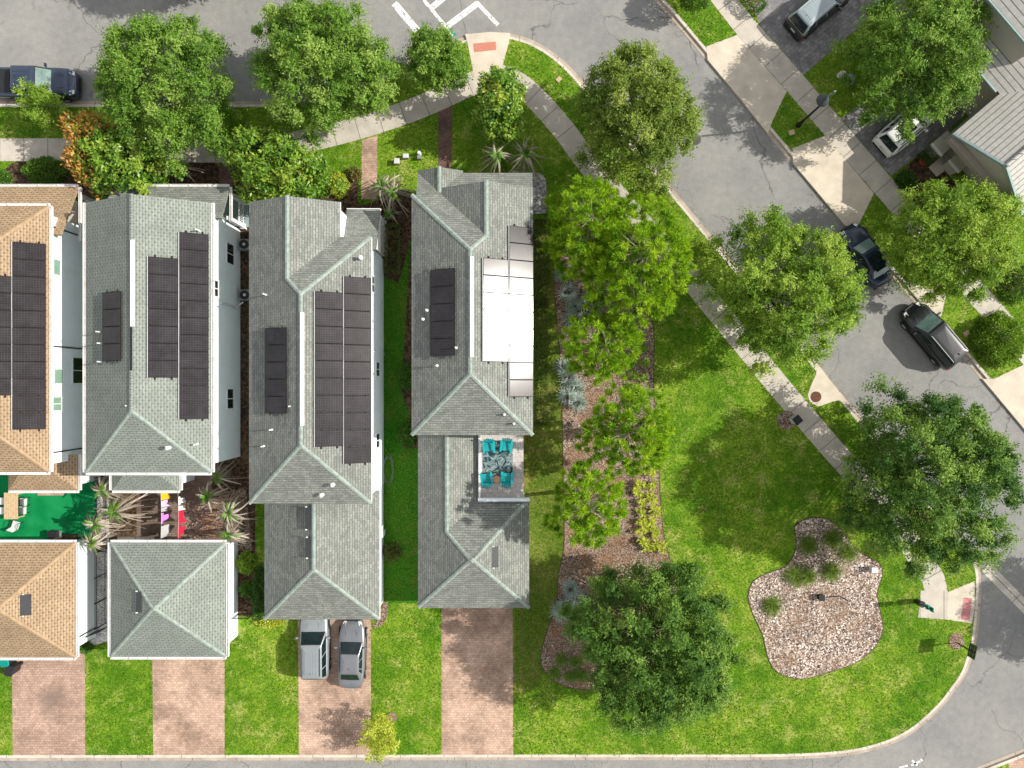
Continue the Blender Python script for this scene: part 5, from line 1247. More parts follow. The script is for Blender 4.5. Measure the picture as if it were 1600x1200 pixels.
# ================================================================ VEHICLES
def paint(name, c, metallic=.4, rough=.32):
    g = Mat(name, rough, .5); g.color(c); g.set(Metallic=metallic, Coat_Weight=.7, Coat_Roughness=.06)
    g.color(g.mix(c, tuple(x * .8 for x in c), g.ramp(g.noise(2.0, 4), [(.4, 0), (.8, .6)]))); M[name] = g.m
paint('paint_silver', (.30, .33, .345)); paint('paint_grey', (.20, .21, .23)); paint('paint_navy', (.035, .055, .10)); paint('paint_black', (.012, .013, .015), .2)
paint('paint_white', (.80, .80, .79), 0); paint('paint_dark_blue', (.008, .018, .05), .3); paint('paint_van_grey', (.03, .03, .032), .3); paint('roof_silver', (.30, .36, .38), .2)
plain('car_glass', (.008, .018, .021), .06, .45, .3, 3); plain('car_glass_green', (.13, .21, .19), .08, .9, .25, 3); plain('tail_red', (.42, .01, .01), .25, .6); plain('lamp_clear', (.75, .76, .74), .15, .7); plain('amber', (.75, .30, .03), .3, .5)
plain('seat_grey', (.2, .2, .2), .9)
def interp(tab, x):
    for (xa, *a), (xb, *b) in zip(tab, tab[1:]):
        if xa <= x <= xb:
            t = (x - xa) / (xb - xa) if xb > xa else 0
            return [p + (q - p) * t for p, q in zip(a, b)]
    return list(tab[-1][1:]) if x > tab[-1][0] else list(tab[0][1:])
def car(name, label, cat, px, py, zc, heading, L, Wd, H, kind, col, roof_col=None, glass='car_glass', rails=False, sunroof=False, ribs=0, group=None):
    """heading in degrees (0 = nose to +x). kind: sedan, suv, pickup, van"""
    x, y = W(px, py, zc)
    r = thing(name, label, cat, (x, y, .004 if True else 0), R(heading), group)
    h = L / 2; w = Wd / 2
    if kind == 'sedan':
        tab = [(-h, .50, .60 * w), (-h + .06, .80, .74 * w), (-h + .30, .96, .87 * w), (-h + .75, 1.02, .95 * w), (-h + 1.3, 1.0, w), (h - 1.75, .97, w), (h - 1.45, .96, .99 * w), (h - .9, .88, .96 * w), (h - .42, .78, .87 * w), (h - .12, .66, .70 * w), (h, .50, .50 * w)]
        cab = dict(b0=-h + .62, r0=-h + 1.28, r1=h - 2.15, b1=h - 1.38, bw=.86 * w, rw=.66 * w, zb=.93)
    elif kind == 'suv':
        tab = [(-h, .55, .78 * w), (-h + .05, 1.0, .86 * w), (-h + .25, 1.10, .94 * w), (-h + .8, 1.12, w), (h - 1.6, 1.08, w), (h - 1.25, 1.07, .99 * w), (h - .7, 1.0, .96 * w), (h - .3, .92, .88 * w), (h - .08, .78, .74 * w), (h, .55, .60 * w)]
        cab = dict(b0=-h + .10, r0=-h + .42, r1=h - 2.05, b1=h - 1.30, bw=.90 * w, rw=.70 * w, zb=1.05)
    elif kind == 'van':
        tab = [(-h, .55, .80 * w), (-h + .05, 1.0, .88 * w), (-h + .25, 1.08, .95 * w), (-h + .8, 1.10, w), (h - 1.4, 1.08, w), (h - 1.1, 1.06, .98 * w), (h - .6, .96, .92 * w), (h - .25, .82, .80 * w), (h - .06, .66, .64 * w), (h, .5, .5 * w)]
        cab = dict(b0=-h + .12, r0=-h + .40, r1=h - 2.0, b1=h - 1.12, bw=.90 * w, rw=.72 * w, zb=1.03)
    else:
        tab = [(-h, .6, .90 * w), (-h + .04, 1.08, .95 * w), (-h + .3, 1.12, w), (h - 1.7, 1.14, w), (h - 1.3, 1.15, w), (h - .6, 1.10, .97 * w), (h - .25, 1.0, .90 * w), (h - .06, .85, .80 * w), (h, .6, .68 * w)]
        cab = dict(b0=h - 4.25, r0=h - 3.95, r1=h - 2.35, b1=h - 1.55, bw=.90 * w, rw=.74 * w, zb=1.10)
    zbot = .24
    xs = sorted(set([a[0] for a in tab] + [a[0] + (b[0] - a[0]) * .5 for a, b in zip(tab, tab[1:])]))
    ring = lambda zt, hw: [(.0, zt + .035), (.45 * hw, zt + .03), (.80 * hw, zt), (.94 * hw, zt - .05), (hw * .995, zt - .16), (hw, zt - .34), (.985 * hw, zbot + .16), (.90 * hw, zbot)]
    mb = MB(); prev = None
    for xx in xs:
        zt, hw = interp(tab, xx); q = ring(zt, hw)
        cur = [(xx, a, b) for a, b in q] + [(xx, -a, b) for a, b in q[::-1][:-1]] 
        cur = cur[:8] + cur[8:]
        if prev:
            n = len(cur)
            for i in range(n): mb.face([prev[i], cur[i], cur[(i + 1) % n], prev[(i + 1) % n]])
        else: mb.face(cur)
        prev = cur
    mb.face(prev[::-1])
    body = mb.build('body', M[col], r, smooth=True)
    # dark sills and wheel arches
    ax = (-h + (.95 if kind != 'pickup' else 1.25), h - (.92 if kind != 'pickup' else 1.0))
    wr = .34 if kind == 'sedan' else .38
    for s in (-1, 1):
        m = MB()
        for a in ax: m.lathe((0, 0, 0), [(0, 0)], 3) if False else None
        for a in ax:
            n = 14
            for k in range(n):
                t0, t1 = math.pi * k / n - .15, math.pi * (k + 1) / n - .15 + (.3 if k == n - 1 else 0)
                ro, yo = wr + .07, s * (w + .004)
                m.face([(a, yo, wr), (a + ro * math.cos(t0), yo, wr + ro * math.sin(t0)), (a + ro * math.cos(t1), yo, wr + ro * math.sin(t1))][::s])
        m.box((0, s * (w * .97), .27), (L * .52, .06, .12)); m.build('wheel_arch', M['dark_plastic'], r, weld=False)
        for a in ax:
            wm = MB(); pr = [(wr * .62, -.11), (wr * .93, -.115), (wr, -.07), (wr, .07), (wr * .93, .115), (wr * .62, .11)]
            n = 20
            for i in range(len(pr) - 1):
                for k in range(n):
                    A, B = 2 * math.pi * k / n, 2 * math.pi * (k + 1) / n
                    f = lambda p, t: (p[0] * math.cos(t), p[1], p[0] * math.sin(t))
                    wm.face([f(pr[i], A), f(pr[i], B), f(pr[i + 1], B), f(pr[i + 1], A)])
            wo = wm.build('wheel', M['dark_rubber'], r, (a, s * (w - .105), wr), True)
            rm = MB(); rr = wr * .64
            for k in range(5):
                t = 2 * math.pi * k / 5; rm.box((0, 0, 0), (0, 0, 0)) if False else None
                c, sn = math.cos(t), math.sin(t)
                pts = [(-.03, .04), (.03, .04), (.045, rr), (-.045, rr)]
                rm.face([((u * c + v_ * sn), s * .095, (v_ * c - u * sn)) for u, v_ in pts][::-s])
            for k in range(16):
                A, B = 2 * math.pi * k / 16, 2 * math.pi * (k + 1) / 16
                rm.face([(rr * .86 * math.cos(A), s * .097, rr * .86 * math.sin(A)), (rr * .86 * math.cos(B), s * .097, rr * .86 * math.sin(B)), (rr * math.cos(B), s * .10, rr * math.sin(B)), (rr * math.cos(A), s * .10, rr * math.sin(A))])
                rm.face([(0, s * .06, 0), (rr * math.cos(A), s * .06, rr * math.sin(A)), (rr * math.cos(B), s * .06, rr * math.sin(B))])
            rm.build('rim', M['light_grey'], wo, weld=False)
    # cabin: pillars and roof
    def outline(x0, x1, hw, rad, bow0=.06, bow1=.10, n=5):
        P = []
        for cx, cy, a0 in ((x1 - rad, hw - rad, 0), (x0 + rad, hw - rad, 90), (x0 + rad, -hw + rad, 180), (x1 - rad, -hw + rad, 270)):
            for k in range(n):
                t = R(a0 + 90 * k / (n - 1)); P.append((cx + rad * math.cos(t), cy + rad * math.sin(t)))
        return P
    B0 = outline(cab['b0'], cab['b1'], cab['bw'], .16); R0 = outline(cab['r0'] - .03, cab['r1'] + .03, cab['rw'] + .025, .13); R1 = outline(cab['r0'] + .06, cab['r1'] - .08, cab['rw'] - .06, .12); R2 = outline(cab['r0'] + .5, cab['r1'] - .5, cab['rw'] - .35, .1)
    mb = MB(); n = len(B0); zs = (cab['zb'], H - .06, H - .012, H + .012)
    for (Pa, za), (Pb, zb_) in (((B0, zs[0]), (R0, zs[1])), ((R0, zs[1]), (R1, zs[2])), ((R1, zs[2]), (R2, zs[3]))):
        for i in range(n): mb.face([(*Pa[i], za), (*Pa[(i + 1) % n], za), (*Pb[(i + 1) % n], zb_), (*Pb[i], zb_)])
    mb.face([(*p, zs[3]) for p in R2])
    mb.build('roof', M[roof_col or col], r, smooth=True)
    # glass, set just proud of the pillars
    def pane(nm, q, inset, mat, out=.012, rows=1):
        A, B, C_, D = [Vector(p) for p in q]           # A,B bottom; C,D top
        nrm = (B - A).cross(D - A).normalized()
        f = lambda u, v_: (A.lerp(B, u)).lerp(D.lerp(C_, u), v_) + nrm * (out + .035 * math.sin(math.pi * u) * (1 if nm != 'side_window' else .2))
        m = MB(); iu, iv = inset; N_ = 6
        for k in range(N_):
            u0, u1 = iu + (1 - 2 * iu) * k / N_, iu + (1 - 2 * iu) * (k + 1) / N_
            m.face([f(u0, iv), f(u1, iv), f(u1, 1 - iv * .8), f(u0, 1 - iv * .8)])
        return m.build(nm, M[mat], r, smooth=True)
    zb_, zt_ = cab['zb'], H - .06; b, q = cab['bw'] - .05, cab['rw'] - .0
    pane('windshield', [(cab['b1'], -b, zb_), (cab['b1'], b, zb_), (cab['r1'] + .03, q, zt_), (cab['r1'] + .03, -q, zt_)], (.05, .06), glass)
    pane('windshield_seal', [(cab['b1'] + .02, -b - .03, zb_ - .02), (cab['b1'] + .02, b + .03, zb_ - .02), (cab['r1'] + .02, q + .02, zt_ + .01), (cab['r1'] + .02, -q - .02, zt_ + .01)], (.015, .0), 'dark_rubber', .002)
    pane('rear_window', [(cab['b0'], b, zb_), (cab['b0'], -b, zb_), (cab['r0'] - .03, -q, zt_), (cab['r0'] - .03, q, zt_)], (.06, .08), glass if kind == 'sedan' else 'car_glass')
    for s in (-1, 1):
        xs_ = [cab['b0'] + .22, cab['b0'] + (cab['b1'] - cab['b0']) * .30, cab['b0'] + (cab['b1'] - cab['b0']) * .60, cab['b1'] - .2]
        tt = lambda xx: cab['r0'] + .02 + (xx - cab['b0'] - .22) / (cab['b1'] - cab['b0'] - .42) * (cab['r1'] - cab['r0'] - .04)
        for xa, xb in zip(xs_, xs_[1:]):
            if kind == 'sedan' and xa == xs_[0]: xa += .25
            Y0, Y1 = s * cab['bw'], s * (cab['rw'] + .025)
            qd = [(xa + .03, Y0, zb_), (xb - .03, Y0, zb_), (tt(xb) - .03, Y1, zt_), (tt(xa) + .03, Y1, zt_)]
            if s > 0: qd = [qd[1], qd[0], qd[3], qd[2]]
            pane('side_window', qd, (.02, .09), 'car_glass', .008)
        m = MB(); mx = cab['b1'] - .42
        m.box((mx, s * (w + .10), zb_ + .09), (.13, .20, .14)); m.box((mx + .02, s * (w - .03), zb_ + .03), (.08, .14, .05)); m.build('mirror', M[col], r, weld=False)
        zt, hw = interp(tab, h - .3)
        m = MB(); m.face([(h - .42, s * hw * .97, zt - .05), (h - .12, s * hw * .80, zt - .13), (h - .10, s * hw * .52, zt - .10), (h - .40, s * hw * .66, zt + .01)][::s])
        o = m.build('headlight', M['lamp_clear'], r); 
        for v_ in o.data.vertices: v_.co.z += .035; v_.co.x += .03
        zt, hw = interp(tab, -h + .08)
        m = MB(); m.box((-h + .14, s * hw * .93, zt - .12), (.18, .09, .18)); m.build('taillight', M['tail_red'], r)
        if rails:
            m = MB(); m.tube([(cab['r0'] + .15, s * (cab['rw'] - .06), H + .0), (cab['r0'] + .25, s * (cab['rw'] - .06), H + .045), (cab['r1'] - .3, s * (cab['rw'] - .06), H + .045), (cab['r1'] - .2, s * (cab['rw'] - .06), H)], .022, 6); m.build('roof_rail', M['light_grey' if rails == 2 else 'black_metal'], r, weld=False)
    m = MB(); m.box((h - .03, 0, .46), (.12, w * 1.05, .16)); m.box((h - .02, 0, .62), (.10, w * .8, .10)); m.build('grille', M['dark_plastic'], r, weld=False)
    m = MB(); m.box((-h + .03, 0, .42), (.12, w * 1.5, .16)); m.build('rear_bumper', M['dark_plastic' if kind in ('suv', 'pickup', 'van') else col], r, weld=False)
    m = MB(); m.box((-h - .005, 0, .74), (.02, .42, .13)); m.build('number_plate', M['light_grey'], r)
    for s in (-.3, .25):
        m = MB(); m.tube([(cab['b1'] - .05, s - .28, zb_ + .06), (cab['b1'] - .12, s + .32, zb_ + .09)], .012, 4); m.build('wiper', M['black_metal'], r, weld=False)
    m = MB()
    for s in (-1, 1): m.box((h - (1.1 if kind != 'sedan' else 1.0), s * w * .42, interp(tab, h - 1.0)[0] + .045), (.72, .025, .018), s * -.10)
    m.build('hood_crease', M[col], r, weld=False)
    if ribs:
        m = MB()
        for k in range(ribs):
            yy = (k - (ribs - 1) / 2) * (cab['rw'] * 1.25 / ribs); m.box(((cab['r0'] + cab['r1']) / 2 - .1, yy, H + .012), ((cab['r1'] - cab['r0']) * .66, .07, .03))
        m.build('roof_rib', M[roof_col or col], r, weld=False)
    if sunroof:
        m = MB(); m.box((cab['r1'] - .95, 0, H + .016), (1.15, cab['rw'] * 1.35, .02)); m.build('sunroof', M['car_glass'], r)
    m = MB(); m.box((cab['r0'] + .35, 0, H + .05), (.16, .035, .07), 0, .5); m.build('antenna', M[roof_col or col], r)
    if kind == 'pickup':
        m = MB(); bx0, bx1 = -h + .12, cab['b0'] - .06
        m.box(((bx0 + bx1) / 2, 0, 1.155), (bx1 - bx0, w * 1.56, .05)); m.build('bed_cover', M['dark_plastic'], r)
    return r
car('suv', 'silver car with a ribbed roof, nose under the garage eave beside the grey sedan', 'car', 489.5, 1011, 1.1, 90.5, 4.75, 1.98, 1.75, 'suv', 'paint_silver', rails=1, ribs=5)
car('sedan', 'grey sedan parked beside the silver car on the brick driveway', 'car', 548.5, 1024, .9, 88.5, 4.75, 1.88, 1.44, 'sedan', 'paint_grey')
car('pickup_truck', 'dark blue pickup truck at the top left, cut by the frame', 'pickup truck', 52, 127, 1.1, -.8, 5.7, 2.05, 1.85, 'pickup', 'paint_navy', glass='car_glass_green', ribs=4)
car('van', 'grey van with silver ribbed roof on the top right driveway', 'van', 1284, 7, 1.1, 40.5, 4.95, 2.0, 1.82, 'suv', 'paint_van_grey', 'roof_silver', rails=2, ribs=5)
car('suv', 'white car with a dark sunroof, partly under a street oak', 'car', 1421, 195, 1.1, 41, 4.6, 1.95, 1.70, 'suv', 'paint_white', rails=1, sunroof=True)
car('sedan', 'dark blue sedan at the kerb between two large oaks', 'car', 1356, 398, .9, 122.5, 4.75, 1.86, 1.44, 'sedan', 'paint_dark_blue', glass='car_glass_green', sunroof=True)
car('minivan', 'black minivan parked at the right-hand kerb in open sun', 'car', 1461, 523, .95, 130, 5.1, 1.98, 1.74, 'van', 'paint_black', glass='car_glass_green', rails=2)
# ================================================================ THINGS
# street lamp with a crook and a bell shade
bx, by = W(1246, 197); tx, ty = W(1309, 139, 6.2); 
lamp = thing('street_lamp', 'dark street lamp with a round shade on the grass island between driveways', 'street lamp', (bx, by, LZ))
d = Vector((.5, -.25, 0)).normalized()
lx, ly = W(1290, 155, 5.0); d = Vector((lx - bx, ly - by, 0)); dl = d.length; d.normalize()
m = MB().lathe((0, 0, 0), [(.20, -.05), (.20, .10), (.15, .25), (.12, .9), (.085, 1.0), (.065, 4.9)], 14); m.build('pole', M['black_metal'], lamp, smooth=False)
m = MB(); P = [(0, 0, 4.85), (0, 0, 5.6), (d.x * .08, d.y * .08, 5.95), (d.x * .28, d.y * .28, 6.12), (d.x * .46, d.y * .46, 5.98), (d.x * .50, d.y * .50, 5.6)]
m.tube(P, .04, 8); m.build('crook_arm', M['grey_metal'], lamp, smooth=True)
m = MB().lathe((d.x * .5, d.y * .5, 4.95), [(.42, 0), (.41, .05), (.34, .18), (.2, .36), (.10, .50), (.07, .66)], 22); m.build('lamp_shade', M['lamp_grey'], lamp, smooth=True)
m = MB().lathe((d.x * .5, d.y * .5, 4.72), [(.0, 0), (.16, .06), (.22, .2), (.18, .3)], 16); m.build('lamp_globe', M['lamp_clear'], lamp, smooth=True)
x, y = W(1325, 127, .3); o = thing('garden_ball', 'blue-grey ball ornament on the lawn behind the street lamp', 'garden ornament', (x, y, LZ))
MB().lathe((0, 0, 0), [(.16, -.02), (.18, .08), (.3, .14), (.40, .28), (.42, .42), (.36, .6), (.22, .73), (0, .78)], 18).build('ball', M['ball_blue_grey'], o, smooth=True)
MB().lathe((0, 0, -.02), [(.24, 0), (.24, .07), (.17, .1)], 14).build('base', M['light_grey'], o)
x, y = W(1314, 117, .1); rk = MB().lathe((0, 0, 0), [(.30, -.04), (.32, .08), (.22, .2), (0, .24)], 9)
o = rk.build('boulder', M['white_stone'], None, (x, y, LZ)); o.scale = (1.2, .7, 1); o.rotation_euler.z = .5; tag(o, 'flat pale boulder on the lawn beside the blue-grey ball', 'rock')
# street sign
x, y = W(1493, 1003); o = thing('street_sign', 'dark backed square sign on a thin post in the mulch ring at the street bend', 'sign', (x, y, LZ))
m = MB(); m.box((0, 0, 1.0), (.07, .07, 2.1)); m.build('post', M['dark_plastic'], o)
m = MB(); m.box((.055, 0, 1.62), (.03, .95, .78), R(-12)); m.build('sign_board', M['sign_green'], o)
m = MB(); m.box((.03, 0, 1.8), (.03, .5, .05), R(-12)); m.box((.03, 0, 1.45), (.03, .5, .05), R(-12)); m.build('bracket', M['grey_metal'], o, weld=False)
# pet waste station
x, y = W(1428, 938); o = thing('pet_waste_station', 'teal and black pet waste post at the pavement edge near the pink tactile ramp', 'waste station', (x, y, LZ))
m = MB(); m.box((0, 0, 1.05), (.07, .07, 2.2)); m.build('post', M['green_plastic'], o)
m = MB(); m.lathe((.05, .0, .12), [(.19, 0), (.21, .62), (.23, .64), (.23, .72)], 14); m.build('bin', M['dark_plastic'], o)
m = MB(); m.box((.07, 0, 1.42), (.14, .30, .34)); m.build('bag_box', M['teal_plastic'], o)
m = MB(); m.box((.05, 0, 1.93), (.03, .32, .42)); m.build('sign_plate', M['teal_plastic'], o)
# dark-topped bin at the pavement edge
x, y = W(1237, 655); o = thing('litter_bin', 'pale post bin with a black square lid, in the mulch ring at the pavement edge', 'bin', (x, y, LZ))
m = MB(); m.box((0, 0, .45), (.42, .42, .95), R(40)); m.build('body', M['light_grey'], o)
m = MB(); m.box((0, 0, .97), (.56, .56, .12), R(40), .92); m.box((0, 0, 1.06), (.46, .46, .06), R(40), .9); m.build('lid', M['dark_plastic'], o, weld=False)
# covers and boxes
def cover(name, label, px, py, s, mat, rz=0.0, z=LZ + .03, cat='cover', grp=None):
    x, y = W(px, py, z); m = MB(); m.box((0, 0, .0), (s, s * .8, .06)); m.box((0, 0, .034), (s * .82, s * .62, .012)); o = m.build(name, M[mat], None, (x, y, z), weld=False); o.rotation_euler.z = rz; tag(o, label, cat, grp)
def manhole(label, px, py):
    x, y = W(px, py, .14); m = MB(); m.lathe((0, 0, 0), [(.38, -.02), (.38, .012), (.33, .016), (.31, .010)], 24)
    for k in range(-3, 4): m.box((0, k * .08, .012), (2 * math.sqrt(.09 - (k * .08) ** 2), .022, .01))
    o = m.build('manhole_cover', M['rust'], None, (x, y, .142), weld=False); tag(o, label, 'manhole cover', 'rusty manhole covers')
manhole('round rusty manhole cover on the left-hand pale concrete inlet pad', 1275, 620); manhole('round manhole cover on the inlet pad by the black minivan', 1467, 453)
VB = 'small valve box covers'
cover('valve_box', 'tan square cover in the corner lawn strip by the curved kerb', 873, 124, .38, 'tan_cover', .8, grp=VB)
cover('valve_box', 'tan square cover at the foot of the street lamp', 1237, 207, .42, 'tan_cover', .3, grp=VB)
cover('valve_box', 'terracotta-coloured square cover between black minivan and round bush', 1510, 521, .42, 'tan_cover', .6, z=LZ + .04, grp=VB)
for label, px, py, s, hh, mat in (('grey utility box, leftmost of three on the front lawn', 620, 252, (.34, .36), .42, 'grey_metal'), ('off-white utility box, middle of three on the front lawn', 634, 244, (.36, .28), .4, 'solder')):
    x, y = W(px, py, hh); o = thing('utility_box', label, 'utility box', (x, y, LZ), 0, 'utility boxes on the front lawn')
    m = MB(); m.box((0, 0, hh / 2 - .05), (*s, hh)); m.build('body', M[mat], o); m = MB(); m.box((0, 0, hh - .02), (s[0] + .05, s[1] + .05, .06), 0, .85); m.build('lid', M['light_grey'], o)
x, y = W(655, 243, .4); o = thing('utility_box', 'white utility box with a round cap, rightmost of three on the front lawn', 'utility box', (x, y, LZ), 0, 'utility boxes on the front lawn')
m = MB(); m.box((0, -.12, .16), (.26, .24, .42)); m.build('body', M['grey_metal'], o); m = MB(); m.lathe((0, .16, -.05), [(.13, 0), (.13, .5), (.09, .55)], 14); m.build('round_cap', M['vent_white'], o)
x, y = W(1281, 932, .2); o = thing('path_light', 'black square box light in the middle of the stone bed, trailing its cable', 'utility box', (x, y, LZ + .02)); 
m = MB(); m.box((0, 0, .2), (.36, .36, .42)); m.build('box', M['black_metal'], o); m = MB(); m.box((0, 0, .42), (.42, .42, .04)); m.build('lid', M['dark_plastic'], o)
a = W(1288, 932); b_ = W(1311, 930); c_ = W(1323, 937); m = MB(); m.tube([(a[0] - x, a[1] - y, .06), (b_[0] - x, b_[1] - y, .07), (c_[0] - x, c_[1] - y, .06)], .03, 5); m.build('cable', M['black_metal'], o)
x, y = W(1363, 889, .3); o = thing('utility_box', 'pale grey box on the right rim of the stone bed', 'utility box', (x, y, LZ + .02))
m = MB(); m.box((0, 0, .24), (.38, .34, .5)); m.build('body', M['light_grey'], o); m = MB(); m.box((0, 0, .5), (.42, .38, .05)); m.build('lid', M['vent_white'], o)
# bins at the left edge
for label, px, py, mat, rz, hh in (('teal-lidded wheeled bin at the left edge under the tan garage eave', 8, 1032, 'teal_plastic', .1, 1.05), ('black wheeled bin in front of the teal one at the left edge', 15, 1047, 'dark_plastic', -.3, 1.0)):
    x, y = W(px, py, 1.0); o = thing('wheeled_bin', label, 'bin', (x, y, LZ), rz, 'wheeled bins at the left edge')
    m = MB(); m.box((0, 0, .5), (.46, .52, .9), 0, 1.2); m.build('body', M['dark_plastic'], o)
    m = MB(); m.box((0, .0, hh - .05), (.62, .68, .07), 0, .9); m.box((0, -.36, hh - .06), (.5, .08, .05)); m.build('lid', M[mat], o, weld=False)
    for s in (-1, 1):
        m = MB(); m.tube([(s * .22, .28, .1), (s * .29, .28, .1)], .11, 12); m.build('wheel', M['dark_rubber'], o)
# flower pot
x, y = W(1441, 253, .4); o = thing('flower_pot', 'red flower pot at the end of the dark hedge by the porch path', 'pot', (x, y, LZ))
m = MB().lathe((0, 0, 0), [(.16, -.02), (.26, .4), (.29, .41), (.29, .46), (.24, .46), (.22, .38)], 14); m.build('pot', M['terracotta'], o)
rg = np.random.default_rng(9); tuft_mesh('plant', 'red_hedge_leaf', o, rg, 40, .34, .07, z=.36, tint=(.9, .15))
# air conditioners and hose reel along the sage house
for label, px, py in (('air conditioner against the sage house wall, nearest its porch railing', 382, 382), ('air conditioner beside the wall pipe of the sage house', 383, 461)):
    x, y = W(px, py, .8); o = thing('air_conditioner', label, 'air conditioner', (x, y, LZ), 0, 'air conditioners in the narrow side passage')
    m = MB(); m.box((0, 0, .38), (.74, .74, .78)); m.build('cabinet', M['grey_metal'], o)
    m = MB().lathe((0, 0, .775), [(.33, 0), (.33, .03), (.29, .035), (.29, .01)], 20); m.build('fan_guard', M['black_metal'], o)
    m = MB().lathe((0, 0, .79), [(.10, 0), (.10, .05), (.07, .06)], 12); m.build('fan_hub', M['light_grey'], o)
# garden hose
pts = []
hx, hy = W(608, 738)
for i in range(70):
    t = i / 69 * 5 * math.pi; pts.append((.32 * math.cos(t) * (1 + .1 * math.sin(t * .31)) - .05 * i / 70, 1.0 * math.sin(t) * (1 + .15 * math.cos(t * .23)) + .2, .05 + .012 * math.sin(t * 1.7)))
o = MB().tube(pts, .018, 5).build('garden_hose', M['hose_grey'], None, (hx, hy, LZ)); tag(o, 'coiled grey garden hose on the side lawn by the two-car house', 'hose')
# ---------------------------------------------------------------- roof deck furniture
DZ = 3.12
def adirondack(label, px, py, rz, first=None):
    x, y = W(px, py, DZ + .5)
    if first: return dup(first, (x, y, DZ), rz, label, 'teal deck chairs')
    o = thing('deck_chair', label, 'chair', (x, y, DZ), rz, 'teal deck chairs')
    m = MB()
    for k in range(5): yy = -.22 + k * .115; m.box((0, yy, .33 - k * .02 + .04), (.54, .10, .025))
    m.build('seat', M['chair_teal'], o, weld=False)
    m = MB()
    for k in range(5):
        a = (k - 2) * .11; ln = .78 - abs(k - 2) * .07
        m.face([(a - .05, .27, .30), (a + .05, .27, .30), (a * 1.25 + .055, .27 + ln * .42, .30 + ln * .9), (a * 1.25 - .055, .27 + ln * .42, .30 + ln * .9)])
        m.face([(a - .05, .30, .30), (a * 1.25 - .055, .30 + ln * .42, .30 + ln * .9), (a * 1.25 + .055, .30 + ln * .42, .30 + ln * .9), (a + .05, .30, .30)])
    m.box((0, .43, .60), (.56, .03, .07)); m.build('backrest', M['chair_teal'], o, weld=False)
    for s in (-1, 1):
        m = MB(); m.box((s * .34, .02, .56), (.14, .76, .03), 0); m.build('arm', M['chair_teal'], o)
        m = MB(); m.box((s * .31, -.28, .27), (.04, .10, .54)); m.build('leg', M['chair_teal'], o); m = MB(); m.box((s * .31, .32, .27), (.04, .10, .54)); m.build('leg', M['chair_teal'], o)
    return o
c0 = adirondack('teal deck chair, top left of four, against the house wall on the roof deck', 764, 699, .05)
adirondack('teal deck chair, top right of four, against the house wall on the roof deck', 791, 698, -.12, c0)
adirondack('teal deck chair, bottom left of four, left of the copper side table', 760, 747, math.pi + .12, c0)
adirondack('teal deck chair, bottom right of four, right of the copper side table', 792, 746, math.pi - .08, c0)
x, y = W(776, 749, DZ + .5); o = thing('side_table', 'small round copper-topped table between two teal deck chairs', 'table', (x, y, DZ))
MB().lathe((0, 0, .46), [(.22, 0), (.24, .02), (.24, .05), (.21, .052), (.2, .045)], 20).build('table_top', M['copper_wood'], o)
MB().lathe((0, 0, 0), [(.17, .0), (.15, .03), (.04, .06), (.04, .47)], 14).build('pedestal', M['black_metal'], o)
a, b = W(754, 755, DZ), W(801, 689, DZ)
o = MB().prism([(a[0] - (a[0] + b[0]) / 2, a[1] - (a[1] + b[1]) / 2), (b[0] - (a[0] + b[0]) / 2, a[1] - (a[1] + b[1]) / 2), (b[0] - (a[0] + b[0]) / 2, b[1] - (a[1] + b[1]) / 2), (a[0] - (a[0] + b[0]) / 2, b[1] - (a[1] + b[1]) / 2)], 0, .012).build('rug', M['leaf_rug'], None, ((a[0] + b[0]) / 2, (a[1] + b[1]) / 2, DZ + .002)); tag(o, 'dark teal leaf-patterned rug under the deck chairs', 'rug')
# ---------------------------------------------------------------- back yards
x, y = W(19, 790, .75); o = thing('patio_table', 'slatted wooden dining table on the bright green turf', 'table', (x, y, .13))
m = MB()
for k in range(6): m.box(((k - 2.5) * .163, 0, .73), (.152, 1.85, .035))
m.box((0, .7, .69), (.9, .08, .05)); m.box((0, -.7, .69), (.9, .08, .05)); m.build('table_top', M['pale_wood'], o, weld=False)
for sx in (-1, 1):
    for sy in (-1, 1): MB().box((sx * .42, sy * .82, .35), (.07, .07, .70)).build('leg', M['pale_wood'], o)
def patio_chair(label, px, py, rz, first=None):
    x, y = W(px, py, .6)
    if first: return dup(first, (x, y, .13), rz, label, 'chairs round the wooden table')
    o = thing('patio_chair', label, 'chair', (x, y, .13), rz, 'chairs round the wooden table')
    MB().box((0, 0, .43), (.5, .48, .05)).build('seat', M['light_grey'], o)
    m = MB(); m.face([(-.25, .24, .45), (.25, .24, .45), (.24, .36, .92), (-.24, .36, .92)]); m.face([(-.25, .27, .45), (-.24, .39, .92), (.24, .39, .92), (.25, .27, .45)]); m.build('backrest', M['vent_white'], o)
    for s in (-1, 1):
        m = MB(); m.tube([(s * .28, -.2, .02), (s * .29, -.2, .62), (s * .29, -.12, .66), (s * .28, .26, .66)], .018, 6); m.build('arm', M['black_metal'], o)
        m = MB(); m.tube([(s * .24, .22, .01), (s * .24, .22, .44)], .018, 6); m.build('leg', M['black_metal'], o)
    return o
k0 = patio_chair('pale patio chair at the right long side of the wooden table, upper', 36, 784, -math.pi / 2)
patio_chair('pale patio chair at the right long side of the wooden table, lower', 35, 797, -math.pi / 2, k0)
patio_chair('pale patio chair at the left long side of the wooden table, upper', 2, 783, math.pi / 2, k0)
patio_chair('pale patio chair at the left long side of the wooden table, lower', 2, 798, math.pi / 2, k0)
patio_chair('pale patio chair pulled out at the bottom end of the wooden table', 24, 820, math.pi - .3, k0)
